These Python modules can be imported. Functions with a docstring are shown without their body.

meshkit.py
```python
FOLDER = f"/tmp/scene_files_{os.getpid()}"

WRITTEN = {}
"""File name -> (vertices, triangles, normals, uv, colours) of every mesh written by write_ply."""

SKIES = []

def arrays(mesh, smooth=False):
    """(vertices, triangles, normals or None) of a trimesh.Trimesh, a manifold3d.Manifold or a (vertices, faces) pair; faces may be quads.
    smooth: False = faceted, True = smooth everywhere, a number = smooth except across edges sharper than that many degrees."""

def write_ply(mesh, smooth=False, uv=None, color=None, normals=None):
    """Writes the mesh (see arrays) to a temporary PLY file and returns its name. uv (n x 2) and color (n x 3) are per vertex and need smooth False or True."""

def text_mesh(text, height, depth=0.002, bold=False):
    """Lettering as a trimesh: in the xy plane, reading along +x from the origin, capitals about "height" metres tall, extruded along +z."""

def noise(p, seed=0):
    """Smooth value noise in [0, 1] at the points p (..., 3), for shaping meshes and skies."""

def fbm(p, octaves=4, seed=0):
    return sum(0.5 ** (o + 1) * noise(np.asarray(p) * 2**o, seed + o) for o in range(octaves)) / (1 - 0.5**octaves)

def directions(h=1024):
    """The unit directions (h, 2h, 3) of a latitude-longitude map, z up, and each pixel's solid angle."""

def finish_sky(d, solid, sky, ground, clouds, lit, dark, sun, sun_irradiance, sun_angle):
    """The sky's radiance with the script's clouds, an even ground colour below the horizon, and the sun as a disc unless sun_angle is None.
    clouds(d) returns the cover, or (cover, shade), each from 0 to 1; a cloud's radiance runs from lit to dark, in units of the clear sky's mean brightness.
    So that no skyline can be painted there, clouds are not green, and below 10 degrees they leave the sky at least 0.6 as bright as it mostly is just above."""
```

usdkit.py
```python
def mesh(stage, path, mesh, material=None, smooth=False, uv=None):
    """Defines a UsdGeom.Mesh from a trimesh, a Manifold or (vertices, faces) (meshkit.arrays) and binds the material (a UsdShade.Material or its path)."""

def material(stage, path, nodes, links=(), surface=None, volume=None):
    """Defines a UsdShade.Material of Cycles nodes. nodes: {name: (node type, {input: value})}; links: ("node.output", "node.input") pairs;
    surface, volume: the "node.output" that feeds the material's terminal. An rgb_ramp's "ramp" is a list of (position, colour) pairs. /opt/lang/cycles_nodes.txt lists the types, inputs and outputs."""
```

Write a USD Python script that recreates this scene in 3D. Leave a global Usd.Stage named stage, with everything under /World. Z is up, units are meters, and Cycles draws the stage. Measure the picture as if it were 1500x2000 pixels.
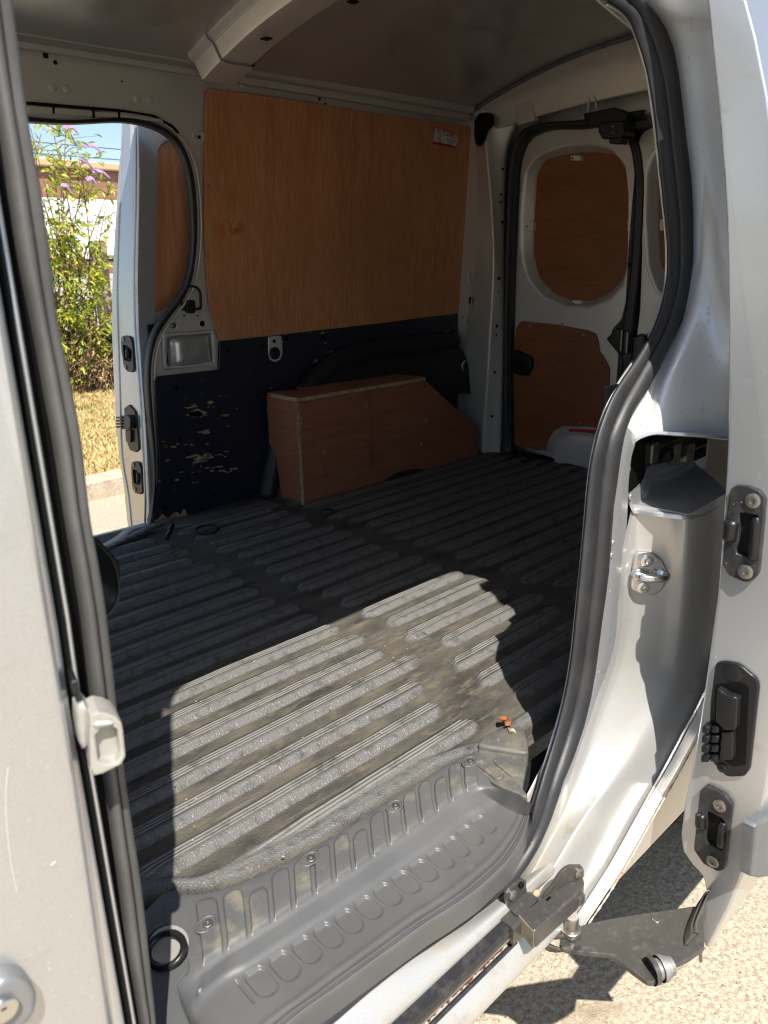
import math, random, numpy as np, trimesh, shapely, usdkit, meshkit
from shapely.geometry import Polygon, LineString, box as sbox
from scipy.interpolate import PchipInterpolator
from pxr import Usd, UsdGeom, UsdLux, UsdShade, Sdf, Gf, Vt

random.seed(4); rng = np.random.default_rng(11)
stage = Usd.Stage.CreateInMemory()
UsdGeom.SetStageUpAxis(stage, UsdGeom.Tokens.z); UsdGeom.SetStageMetersPerUnit(stage, 1.0)
world = UsdGeom.Xform.Define(stage, '/World'); stage.SetDefaultPrim(world.GetPrim())
UsdGeom.Scope.Define(stage, '/World/Looks')

# ------------------------------------------------------------------ camera, sky, sun
# x: towards the rear of the van, y: across the van away from the viewer, z: up. Floor of the load bay at z = FL.
FPX = 1480.0
CAM = np.array([0.0, 0.0, 1.2])
_X = np.array([2387 - 750, 520, FPX]); _a = 130.0
_V = np.array([_a, -(_a * _X[0] + FPX * FPX) / _X[1], FPX])
_X = _X / np.linalg.norm(_X); _Z = -_V / np.linalg.norm(_V); _Y = np.cross(_Z, _X)
if _Y[2] < 0: _Y = -_Y
M = np.array([_X, _Y, _Z])
cam = UsdGeom.Camera.Define(stage, '/World/camera')
R, Up, Fw = M[:, 0], M[:, 1], M[:, 2]
cam.AddTransformOp().Set(Gf.Matrix4d(*R, 0, *Up, 0, *(-Fw), 0, *CAM, 1))
cam.CreateFocalLengthAttr(6.8); cam.CreateHorizontalApertureAttr(6.8 * 1500 / FPX); cam.CreateVerticalApertureAttr(6.8 * 2000 / FPX)
cam.CreateClippingRangeAttr(Gf.Vec2f(0.02, 500)); cam.CreateFStopAttr(2.6); cam.CreateFocusDistanceAttr(1.35)
cam.CreateExposureAttr(0.92)
SUN = np.array([-0.264, -0.476, 0.839]); SUN /= np.linalg.norm(SUN)
def sky():
    usdkit.material(stage, '/World/Looks/sky_air', {
        's': ('sky_texture', {'sky_type': 'single_scattering', 'sun_disc': False, 'sun_elevation': math.asin(SUN[2]), 'sun_rotation': math.atan2(SUN[0], SUN[1]), 'altitude': 50.0, 'aerosol_density': 1.0}),
        'b': ('background_shader', {'strength': 0.10})}, [('s.color', 'b.color')], surface='b.background')
    d = UsdLux.DomeLight.Define(stage, '/World/sky')
    UsdShade.MaterialBindingAPI.Apply(d.GetPrim()).Bind(UsdShade.Material.Get(stage, '/World/Looks/sky_air'))
    s = UsdLux.DistantLight.Define(stage, '/World/sun')
    s.CreateIntensityAttr(1.25); s.CreateAngleAttr(0.53); s.CreateColorAttr(Gf.Vec3f(1.0, 0.95, 0.875)); s.CreateNormalizeAttr(True)
    z = SUN; x = np.cross([0, 0, 1.0], z); x /= np.linalg.norm(x); y = np.cross(z, x)
    s.AddTransformOp().Set(Gf.Matrix4d(*x, 0, *y, 0, *z, 0, 0, 0, 20, 1))
sky()

# ------------------------------------------------------------------ helpers
FL = 0.58
AX = {'x': 0, 'y': 1, 'z': 2}
def U(px, py, ax, v):
    d = M @ np.array([px - 750, 1000 - py, FPX]); i = AX[ax]
    return CAM + d * (v - CAM[i]) / d[i]
def US(pts, ax, v): return np.array([U(a, b, ax, v) for a, b in pts])
def yfar(z): return 1.80 - 0.085 * max(0.0, z - 1.0) if np.ndim(z) == 0 else 1.80 - 0.085 * np.maximum(0, np.asarray(z) - 1.0)
def ynear(z):
    z = np.asarray(z, float)
    return 0.455 + 0.085 * np.maximum(0, z - 1.0) - 0.015 * np.clip((0.66 - z) / 0.09, 0, 1)
def onsurf(px, py, fn, off=0.0):
    y = 0.46 if fn is ynear else 1.79
    for _ in range(12):
        p = U(px, py, 'y', y); y = float(fn(p[2])) + off
    return U(px, py, 'y', y)
def OS(pts, fn, off=0.0): return np.array([onsurf(a, b, fn, off) for a, b in pts])
def zroof(y): return 1.762 - 0.1 * ((np.asarray(y) - 1.125) / 0.58) ** 2

used = {}
def numbered(path):
    n = used.get(path, 0); used[path] = n + 1
    return path if n == 0 else f'{path}_{n:03d}'
def tag(p, label=None, cat=None, group=None, kind=None):
    for k, v in (('label', label), ('category', cat), ('group', group), ('kind', kind)):
        if v: p.SetCustomDataByKey(k, v)
    return p
def thing(name, label, cat, group=None, loc=None):
    x = UsdGeom.Xform.Define(stage, numbered('/World/' + name))
    if loc is not None: x.AddTranslateOp().Set(Gf.Vec3d(*map(float, loc)))
    return tag(x.GetPrim(), label, cat, group)
def obj(name, m, mat, parent=None, smooth=35, label=None):
    base = str(parent.GetPath()) if parent is not None else '/World'
    if isinstance(m, (list, tuple)) and not isinstance(m[0], np.ndarray): m = cat_(m)
    g = usdkit.mesh(stage, numbered(f'{base}/{name}'), m, MT[mat] if isinstance(mat, str) else mat, smooth=smooth)
    return tag(g.GetPrim(), label)
def cat_(ms): return trimesh.util.concatenate([m if isinstance(m, trimesh.Trimesh) else trimesh.Trimesh(*m, process=False) for m in ms])

class Plane:
    def __init__(s, o, e1, e2):
        s.o = np.asarray(o, float); s.e1 = np.asarray(e1, float); s.e1 /= np.linalg.norm(s.e1)
        e2 = np.asarray(e2, float); e2 = e2 - s.e1 * (e2 @ s.e1); s.e2 = e2 / np.linalg.norm(e2)
        s.n = np.cross(s.e1, s.e2)
        if s.n @ (CAM - s.o) < 0: s.n = -s.n          # the side that is seen
    def uv(s, p): p = np.asarray(p, float) - s.o; return np.stack([p @ s.e1, p @ s.e2], -1)
    def to3(s, q, h=0.0): q = np.asarray(q, float); return s.o + q[..., :1] * s.e1 + q[..., 1:2] * s.e2 + np.asarray(h)[..., None] * s.n if np.ndim(h) else s.o + q[..., :1] * s.e1 + q[..., 1:2] * s.e2 + h * s.n
    def px(s, pts):
        out = []
        for a, b in pts:
            d = M @ np.array([a - 750, 1000 - b, FPX]); t = ((s.o - CAM) @ s.n) / (d @ s.n); out.append(s.uv(CAM + t * d))
        return np.array(out)
def PX(v): return Plane([v, 0, 0], [0, 1, 0], [0, 0, 1])
def PY(v): return Plane([0, v, 0], [1, 0, 0], [0, 0, 1])
def PZ(v): return Plane([0, 0, v], [1, 0, 0], [0, 1, 0])
# inclined plane of the upper far wall
PFAR = Plane([0, 1.80, 1.0], [1, 0, 0], [0, -0.085, 1])
PNEAR = Plane([0, 0.455, 1.0], [1, 0, 0], [0, 0.085, 1])

def rounded(pts, r):
    p = Polygon(pts)
    if not p.is_valid: p = p.buffer(0)
    if r > 0:
        q = p.buffer(-r, 12).buffer(2 * r, 12).buffer(-r, 12)
        p = q if q.area > .6 * p.area else p.buffer(r * .2, 12).buffer(-r * .2, 12)
    if p.is_empty: p = Polygon(pts).convex_hull
    if p.geom_type != 'Polygon': p = max(p.geoms, key=lambda g: g.area)
    return p
def ring_pts(ring, step):
    n = max(8, int(ring.length / step)); base = np.array(ring.coords)[:-1]
    if len(base) > 160: n = max(n, 160)
    return np.array([ring.interpolate(i / n, normalized=True).coords[0] for i in range(n)])
def inset(q, c, outward):
    a = np.roll(q, 1, 0); b = np.roll(q, -1, 0); t = b - a; t /= np.linalg.norm(t, axis=1, keepdims=True) + 1e-12
    n = np.stack([-t[:, 1], t[:, 0]], 1); area = 0.5 * np.sum(q[:, 0] * np.roll(q[:, 1], -1) - np.roll(q[:, 0], -1) * q[:, 1])
    if area < 0: n = -n
    return q + n * c * (-1 if outward else 1)
def tri_poly(rings):
    p = Polygon(rings[0], rings[1:])
    try: v, f = trimesh.creation.triangulate_polygon(p, engine='earcut')
    except Exception: v, f = trimesh.creation.triangulate_polygon(p.buffer(0), engine='earcut')
    return np.asarray(v), np.asarray(f)
def slab(pl, poly, h0, h1, c=0.002, step=0.006):
    """A plate in plane pl between heights h0 (back) and h1 (front, towards the viewer), with chamfered front edges. poly: shapely polygon in the plane."""
    rings = [ring_pts(poly.exterior, step)] + [ring_pts(r, step) for r in poly.interiors]
    for _ in range(5):
        tt = [inset(q, c, k > 0) for k, q in enumerate(rings)]
        if Polygon(tt[0], tt[1:]).is_valid: break
        c *= .5
    ms = []
    tops, bots = [], []
    for k, q in enumerate(rings):
        t = inset(q, c, k > 0); tops.append(t); bots.append(q); n = len(q)
        v = np.vstack([pl.to3(q, h0), pl.to3(q, h1 - c), pl.to3((q + t) / 2 + (q - t) * 0.15, h1 - 0.35 * c), pl.to3(t, h1)])
        i = np.arange(n); j = (i + 1) % n; f = []
        for a in range(3): f += [np.stack([i + a * n, j + a * n, j + (a + 1) * n], 1), np.stack([i + a * n, j + (a + 1) * n, i + (a + 1) * n], 1)]
        ms.append(trimesh.Trimesh(v, np.vstack(f), process=False))
    for rs, h in ((tops, h1), (bots, h0)):
        v, f = tri_poly(rs); ms.append(trimesh.Trimesh(pl.to3(v, h), f, process=False))
    m = cat_(ms); m.merge_vertices(digits_vertex=6); m.fix_normals(); return m
def plate(pl, pix, h0, h1, r=0.004, c=0.002, holes=(), step=0.006, hr=None):
    p = rounded(pl.px(pix), r)
    for h in holes: p = p.difference(rounded(pl.px(h), r if hr is None else hr))
    if p.geom_type != 'Polygon': p = max(p.geoms, key=lambda g: g.area)
    return slab(pl, p, h0, h1, c, step)
def drape(poly, fn, step, thick, axis=1):
    """poly in 2D cut into a lattice of cells and mapped by fn(u, v) -> 3D; a sheet with thickness along +thick vector."""
    x0, y0, x1, y1 = poly.bounds; V, F = [], []; n = 0
    for j in range(int(math.ceil((y1 - y0) / step))):
        s = poly.intersection(sbox(x0 - 1, y0 + j * step, x1 + 1, y0 + (j + 1) * step))
        for g in getattr(s, 'geoms', [s]):
            if g.geom_type != 'Polygon' or g.area < 1e-9: continue
            try: v, f = trimesh.creation.triangulate_polygon(g, engine='earcut')
            except Exception: continue
            V.append(v); F.append(np.asarray(f) + n); n += len(v)
    V = np.vstack(V); F = np.vstack(F); a = fn(V[:, 0], V[:, 1]); ms = [trimesh.Trimesh(a, F, process=False), trimesh.Trimesh(a + thick, F[:, ::-1], process=False)]
    for r in [poly.exterior] + list(poly.interiors):
        q = ring_pts(r, step / 2); b = fn(q[:, 0], q[:, 1]); n = len(q); i = np.arange(n); k = (i + 1) % n
        ms.append(trimesh.Trimesh(np.vstack([b, b + thick]), np.vstack([np.stack([i, k, k + n], 1), np.stack([i, k + n, i + n], 1)]), process=False))
    m = cat_(ms); m.merge_vertices(digits_vertex=5); return m
def resample(c, n):
    c = np.asarray(c, float); d = np.r_[0, np.cumsum(np.linalg.norm(np.diff(c, axis=0), axis=1))]; d /= d[-1]
    keep = np.r_[True, np.diff(d) > 1e-9]; t = np.linspace(0, 1, n)
    return np.stack([PchipInterpolator(d[keep], c[keep, k])(t) for k in range(3)], 1)
def spline(c, n):
    """smooth curve through points (centripetal, natural)"""
    from scipy.interpolate import CubicSpline
    c = np.asarray(c, float); d = np.r_[0, np.cumsum(np.linalg.norm(np.diff(c, axis=0), axis=1) ** 0.7)]
    cs = CubicSpline(d, c, bc_type='natural'); p = cs(np.linspace(0, d[-1], n * 3)); return resample(p, n)
def grid_faces(nu, nv, wrap=False):
    i, j = np.meshgrid(np.arange(nu - 1), np.arange(nv if wrap else nv - 1), indexing='ij'); j2 = (j + 1) % nv
    q = np.stack([i * nv + j, i * nv + j2, (i + 1) * nv + j2, (i + 1) * nv + j], -1).reshape(-1, 4)
    return np.vstack([q[:, [0, 1, 2]], q[:, [0, 2, 3]]])
def loft(curves, nu=60, sub=4, thick=None, soft=0.35, smoothc=False, bump=None):
    """Sheet through curves (each a 3D polyline, same running direction); creases at the curves are softened."""
    C = np.stack([(spline if smoothc else resample)(c, nu) for c in curves], 1)   # nu x k x 3
    k = C.shape[1]; P = []
    if k == 2 or soft == 0: ts = np.linspace(0, k - 1, (k - 1) * sub + 1); lin = True
    else: ts = np.linspace(0, k - 1, (k - 1) * sub + 1)
    def lin_at(t):
        i = np.clip(np.floor(t).astype(int), 0, k - 2); f = t - i
        return C[:, i] * (1 - f)[None, :, None] + C[:, i + 1] * f[None, :, None]
    if soft > 0 and k > 2:
        acc = 0; ks = np.linspace(-soft, soft, 5)
        for e in ks:
            tt = ts + e * np.minimum(1, np.minimum(ts, k - 1 - ts) / max(soft, 1e-6)); acc = acc + lin_at(np.clip(tt, 0, k - 1))
        P = acc / len(ks)
    else: P = lin_at(ts)
    nv = P.shape[1]
    if bump is not None: P = P + bump(P)
    v = P.reshape(-1, 3); f = grid_faces(nu, nv)
    if thick is None: return trimesh.Trimesh(v, f, process=False)
    th = np.asarray(thick, float); b = v + th; n = len(v)
    edge = [np.arange(nv), (nu - 1) * nv + np.arange(nv), np.arange(nu) * nv, np.arange(nu) * nv + nv - 1]
    fs = [f, f[:, ::-1] + n]
    for e in edge: fs += [np.stack([e[:-1], e[1:], e[1:] + n], 1), np.stack([e[:-1], e[1:] + n, e[:-1] + n], 1)]
    return trimesh.Trimesh(np.vstack([v, b]), np.vstack(fs), process=False)
def tube(p, r, sides=10, closed=False, n=None):
    p = np.asarray(p, float)
    if n: p = spline(p, n)
    t = np.gradient(p, axis=0) if not closed else np.roll(p, -1, 0) - np.roll(p, 1, 0)
    t /= np.linalg.norm(t, axis=1, keepdims=True) + 1e-12
    ref = np.array([0.31, 0.52, 0.79]); a = np.cross(t, ref); a /= np.linalg.norm(a, axis=1, keepdims=True) + 1e-12; b = np.cross(t, a)
    g = np.arange(sides) * 2 * np.pi / sides; rr = np.broadcast_to(r, (len(p),))[:, None, None]
    v = p[:, None] + rr * (np.cos(g)[None, :, None] * a[:, None] + np.sin(g)[None, :, None] * b[:, None]); m = len(p)
    if closed: v = np.concatenate([v, v[:1]]); m += 1
    f = grid_faces(m, sides, True); v = v.reshape(-1, 3)
    if not closed:
        c0 = len(v); v = np.vstack([v, p[0], p[-1]]); i = np.arange(sides); j = (i + 1) % sides; o = (m - 1) * sides
        f = np.vstack([f, np.stack([np.full(sides, c0), j, i], 1), np.stack([np.full(sides, c0 + 1), o + i, o + j], 1)])
    return trimesh.Trimesh(v, f, process=False)
def strip(path, prof, axes):
    """Sweep a closed profile (k x 2) along path: axes = (vector for first coordinate, for second)."""
    path = np.asarray(path, float); prof = np.asarray(prof, float); a, b = map(np.asarray, axes)
    v = path[:, None] + prof[None, :, :1] * a + prof[None, :, 1:] * b; k = len(prof); f = grid_faces(len(path), k, True)
    c, g = tri_poly([prof]); o = (len(path) - 1) * k
    idx = [int(np.argmin(np.linalg.norm(prof - q, axis=1))) for q in c]; g = np.array(idx)[g]
    return trimesh.Trimesh(v.reshape(-1, 3), np.vstack([f, g, g[:, ::-1] + o]), process=False)
def cbox(lo, hi, c=0.002):
    lo, hi = np.minimum(lo, hi), np.maximum(lo, hi); c = min(c, 0.45 * float((hi - lo).min()))
    pts = []
    for sx in (0, 1):
        for sy in (0, 1):
            for sz in (0, 1):
                p = np.where([sx, sy, sz], hi, lo); s = np.where([sx, sy, sz], -1, 1)
                for k in range(3):
                    q = p + s * c; q[k] = p[k]; pts.append(q)
    return trimesh.convex.convex_hull(np.array(pts))
def seal_strip(inner, outer, n=160, lip=0.006, bulb=0.012, depth=0.012, out=(0, -1, 0), noise=0.0004):
    """Rubber door seal: a flat gripping lip along the inner curve and a round bulb along the outer one."""
    a = spline(inner, n); b = spline(outer, n); out = np.asarray(out, float)
    prof = [(0, 0), (0.03, .6 * lip), (0.12, lip), (0.25, lip * 1.05), (0.38, lip), (0.46, .55 * lip), (0.49, .1 * lip)]
    prof += [(0.49 + 0.51 * (0.5 - 0.5 * math.cos(t)), bulb * (0.15 + 0.85 * math.sin(t))) for t in np.linspace(0.12, math.pi, 11)]
    prof += [(0.98, -depth), (0.40, -depth)]
    w = np.array(prof); d = (b - a)
    v = a[:, None] + d[:, None] * w[None, :, :1] + out * w[None, :, 1:]
    v = v + out * ((meshkit.noise(v * 60, 3) - .5) * noise * 2)[..., None]
    k = len(w); f = grid_faces(n, k, True); i = np.arange(1, k - 1); o = (n - 1) * k
    f = np.vstack([f, np.stack([0 * i, i, i + 1], 1), np.stack([0 * i + o, o + i + 1, o + i], 1)])
    return trimesh.Trimesh(v.reshape(-1, 3), f, process=False)
def disc(c, n, r, h, sides=20, dome=0.3, socket=False):
    """Screw or button head standing on point c along normal n."""
    c = np.asarray(c, float); n = np.asarray(n, float) / np.linalg.norm(n)
    a = np.cross(n, [0.3, 0.5, 0.8]); a /= np.linalg.norm(a); b = np.cross(n, a)
    prof = [(r, -0.3 * h), (r, h * (1 - dome)), (r * 0.88, h * (1 - dome * 0.35)), (r * 0.6, h)]
    prof += [(r * 0.42, h), (r * 0.36, h * 0.35), (0.0, h * 0.3)] if socket else [(0.0, h)]
    g = np.arange(sides) * 2 * np.pi / sides
    v = np.array([c + n * z + q * (np.cos(t) * a + np.sin(t) * b) for q, z in prof for t in g])
    return trimesh.Trimesh(v, grid_faces(len(prof), sides, True), process=False)
# ------------------------------------------------------------------ materials
MT = {}
def mat(name, nodes, links, surface='p.bsdf'):
    MT[name] = usdkit.material(stage, '/World/Looks/' + name, nodes, links, surface=surface); return MT[name]
def surf(name, col, rough, metallic=0.0, spec=0.5, coat=0.0, layers=(), bumps=(), rvar=0.0, prim=None, extra=None):
    """Principled material. layers: (stretch xyz, noise scale, from, to, colour, roughness or None[, kind]); bumps: (kind, stretch, scale, distance, strength)."""
    N = {'g': ('geometry', {}), 'p': ('principled_bsdf', {'metallic': metallic, 'specular_ior_level': spec, 'coat_weight': coat, 'coat_roughness': 0.12})}
    L = []; csrc = None; rsrc = None; base = col; rb = rough
    for i, ly in enumerate(layers):
        st, sc, lo, hi, c, r = ly[:6]; kind = ly[6] if len(ly) > 6 else 'noise'
        N[f'm{i}'] = ('mapping', {'scale': st, 'location': (3.1 * i, 1.7 * i, 5.3 * i)}); L.append(('g.position', f'm{i}.vector'))
        if kind == 'noise': N[f't{i}'] = ('noise_texture', {'scale': sc, 'detail': 5.0, 'roughness': 0.62}); out = f't{i}.fac'
        elif kind == 'fine': N[f't{i}'] = ('noise_texture', {'scale': sc, 'detail': 2.0, 'roughness': 0.5}); out = f't{i}.fac'
        elif kind == 'wave': N[f't{i}'] = ('wave_texture', {'scale': sc, 'distortion': 6.0, 'detail': 3.0, 'detail_scale': 1.2, 'bands_direction': 'x'}); out = f't{i}.fac'
        else: N[f't{i}'] = ('voronoi_texture', {'scale': sc, 'feature': 'f1'}); out = f't{i}.distance'
        L.append((f'm{i}.vector', f't{i}.vector'))
        N[f'r{i}'] = ('map_range', {'from_min': lo, 'from_max': hi, 'to_min': 0.0, 'to_max': 1.0, 'clamp': True}); L.append((out, f'r{i}.value'))
        fac = f'r{i}.result'
        if len(ly) > 7:      # mask by a mesh primvar
            N[f'a{i}'] = ('attribute', {'attribute': ly[7]}); N[f'q{i}'] = ('math', {'math_type': 'multiply'}); L += [(f'a{i}.fac', f'q{i}.value1'), (fac, f'q{i}.value2')]; fac = f'q{i}.value'
        N[f'c{i}'] = ('mix_color', {'b': c, 'a': base}); L.append((fac, f'c{i}.fac'))
        if csrc: L.append((csrc, f'c{i}.a'))
        csrc = f'c{i}.result'
        if r is not None:
            N[f'o{i}'] = ('mix_float', {'a': rb, 'b': r}); L.append((fac, f'o{i}.fac'))
            if rsrc: L.append((rsrc, f'o{i}.a'))
            rsrc = f'o{i}.result'
    if csrc: L.append((csrc, 'p.base_color'))
    else: N['p'][1]['base_color'] = col
    if rsrc: L.append((rsrc, 'p.roughness'))
    else: N['p'][1]['roughness'] = rough
    prev = None
    for i, (kind, st, sc, dist, strength) in enumerate(bumps):
        N[f'bm{i}'] = ('mapping', {'scale': st}); L.append(('g.position', f'bm{i}.vector'))
        if kind == 'crack': N[f'bt{i}'] = ('voronoi_texture', {'scale': sc, 'feature': 'distance_to_edge'}); out = f'bt{i}.distance'
        elif kind == 'cell': N[f'bt{i}'] = ('voronoi_texture', {'scale': sc, 'feature': 'smooth_f1', 'smoothness': 0.6}); out = f'bt{i}.distance'
        else: N[f'bt{i}'] = ('noise_texture', {'scale': sc, 'detail': 3.0, 'roughness': 0.6}); out = f'bt{i}.fac'
        L.append((f'bm{i}.vector', f'bt{i}.vector'))
        if kind == 'crack':
            N[f'br{i}'] = ('map_range', {'from_min': 0.0, 'from_max': 0.22, 'to_min': 0.0, 'to_max': 1.0, 'clamp': True}); L.append((out, f'br{i}.value')); out = f'br{i}.result'
        if prim and kind in ('crack', 'cell'):
            N[f'ba{i}'] = ('attribute', {'attribute': prim}); N[f'bq{i}'] = ('math', {'math_type': 'multiply'}); L += [(f'ba{i}.fac', f'bq{i}.value1'), (out, f'bq{i}.value2')]; out = f'bq{i}.value'
        N[f'b{i}'] = ('bump', {'strength': strength, 'distance': dist}); L.append((out, f'b{i}.height'))
        if prev: L.append((prev, f'b{i}.normal'))
        prev = f'b{i}.normal'
    if prev: L.append((prev, 'p.normal'))
    MT[name] = usdkit.material(stage, '/World/Looks/' + name, N, L, surface='p.BSDF')
o1 = (1, 1, 1)
SILVER = (0.44, 0.447, 0.45)
surf('silver_paint', SILVER, 0.30, 0.66, 0.5, 0.6, layers=[(o1, 900, .35, .75, (0.53, 0.537, 0.54), None, 'fine'), (o1, 5, .5, .85, (0.41, 0.40, 0.375), .40), ((45, 45, 1.6), 2.0, .755, .765, (0.75, 0.75, 0.73), .5), (o1, 90, .70, .74, (0.62, 0.60, 0.55), .6), ((1, 1, 3), 14, .60, .8, (0.40, 0.38, 0.34), .5)], bumps=[('noise', o1, 14, .0012, .12)])
surf('silver_dirty', (0.58, 0.59, 0.60), 0.36, 0.35, 0.5, 0.25, layers=[(o1, 900, .35, .75, (0.63, 0.635, 0.64), None, 'fine'), (o1, 7, .48, .75, (0.56, 0.55, 0.52), .55), ((1, 1, .6), 60, .64, .76, (0.36, 0.345, 0.32), .6), (o1, 150, .66, .72, (0.12, 0.115, 0.11), .7)], bumps=[('noise', o1, 12, .0012, .15)])
surf('silver_stained', (0.40, 0.398, 0.385), 0.33, 0.45, 0.5, 0.4, layers=[(o1, 900, .35, .75, (0.48, 0.47, 0.45), None, 'fine'), ((1, 1, .5), 7, .50, .70, (0.40, 0.365, 0.29), .5), ((1, 1, 1), 26, .60, .74, (0.33, 0.29, 0.22), .6), (o1, 220, .70, .75, (0.10, 0.09, 0.08), .7)], bumps=[('noise', o1, 10, .0015, .15)])
surf('silver_gloss', (0.44, 0.43, 0.41), 0.30, 0.5, 0.5, 1.0, layers=[(o1, 7, .5, .75, (0.42, 0.39, 0.33), .42)])
surf('dusty_black', (0.020, 0.020, 0.021), .42, 0, .45, 0, layers=[(o1, 40, .5, .75, (0.045, 0.043, 0.04), .6), (o1, 260, .70, .75, (0.20, 0.19, 0.17), .7, 'fine')], bumps=[('noise', o1, 400, .0004, .3)])
surf('hem_rust', (0.42, 0.38, 0.30), .8, 0, .3, 0, layers=[(o1, 40, .55, .68, (0.26, 0.12, 0.045), None), (o1, 90, .55, .7, (0.46, 0.40, 0.30), None)])
surf('silver_inner', (0.55, 0.53, 0.50), 0.38, 0.35, 0.5, 0.1, layers=[(o1, 700, .4, .7, (0.60, 0.58, 0.55), None, 'fine'), (o1, 6, .5, .8, (0.50, 0.47, 0.425), .5)], bumps=[('noise', o1, 9, .002, .15)])
surf('roof_paint', (0.44, 0.432, 0.415), 0.26, 0.4, 0.5, 0.1, layers=[(o1, 8, .5, .8, (0.22, 0.20, 0.185), .4), ((1, 6, 1), 30, .66, .72, (0.36, 0.34, 0.32), .35)], bumps=[('noise', o1, 5, .006, .25)])
def wood(name, a, b, c, st, rough=.55):
    d = tuple(.42 * x for x in a); e = tuple(min(1, 1.25 * x + .03) for x in c)
    surf(name, a, rough, 0, .35, 0, layers=[(st, 4, .35, .7, b, None), (tuple(2.2 * s for s in st), 9, .46, .72, c, None), (tuple(5 * s for s in st), 16, .55, .72, b, None), ((1, 1, 1), 2.4, .48, .8, tuple(.72 * x for x in a), .42), ((1, 1, 1), 34, .70, .76, d, None), (tuple(9 * s for s in st), 11, .70, .73, d, None), ((5, 3, 40), 3.0, .735, .75, e, .7), ((40, 3, 3), 3.0, .745, .76, e, .7)], bumps=[('noise', tuple(3 * s for s in st), 12, .0006, .2)])
wood('plywood_warm', (0.53, 0.235, 0.105), (0.41, 0.165, 0.07), (0.60, 0.295, 0.145), (6, 6, .45))
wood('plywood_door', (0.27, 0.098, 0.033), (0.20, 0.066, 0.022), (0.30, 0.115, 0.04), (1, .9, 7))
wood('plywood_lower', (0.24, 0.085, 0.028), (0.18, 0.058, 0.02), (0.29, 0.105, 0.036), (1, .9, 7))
surf('plywood_box', (0.28, 0.112, 0.062), .6, 0, .3, 0, layers=[((.7, .7, 9), 5, .35, .7, (0.22, 0.085, 0.045), None), ((.8, .8, 20), 9, .5, .75, (0.36, 0.16, 0.09), None), ((6, 6, 1.3), 1.6, .58, .74, (0.12, 0.036, 0.016), .5), ((4, 1, 4), 9, .70, .735, (0.44, 0.32, 0.22), None)], bumps=[('noise', (2, 2, 30), 8, .0006, .2)])
surf('ply_edge', (0.43, 0.335, 0.22), .75, 0, .2, 0, layers=[((1, 1, 1), 90, .4, .7, (0.26, 0.17, 0.09), None), ((1, 1, 1), 30, .55, .7, (0.15, 0.09, 0.05), None)])
surf('navy_board', (0.010, 0.012, 0.026), .42, 0, .45, 0, layers=[((1.5, 1, 60), 3, .70, .73, (0.10, 0.095, 0.10), .6), ((22, 1, 22), 5, .70, .73, (0.12, 0.085, 0.06), .6), ((7, 1, 20), 2.2, .655, .67, (0.34, 0.19, 0.085), .7), (o1, 40, .6, .8, (0.022, 0.024, 0.04), .55)], bumps=[('noise', o1, 220, .0006, .25)])
surf('black_moulding', (0.012, 0.012, 0.014), .5, 0, .4, 0, layers=[(o1, 20, .6, .8, (0.03, 0.03, 0.03), .6)], bumps=[('noise', o1, 300, .0005, .25)])
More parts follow.
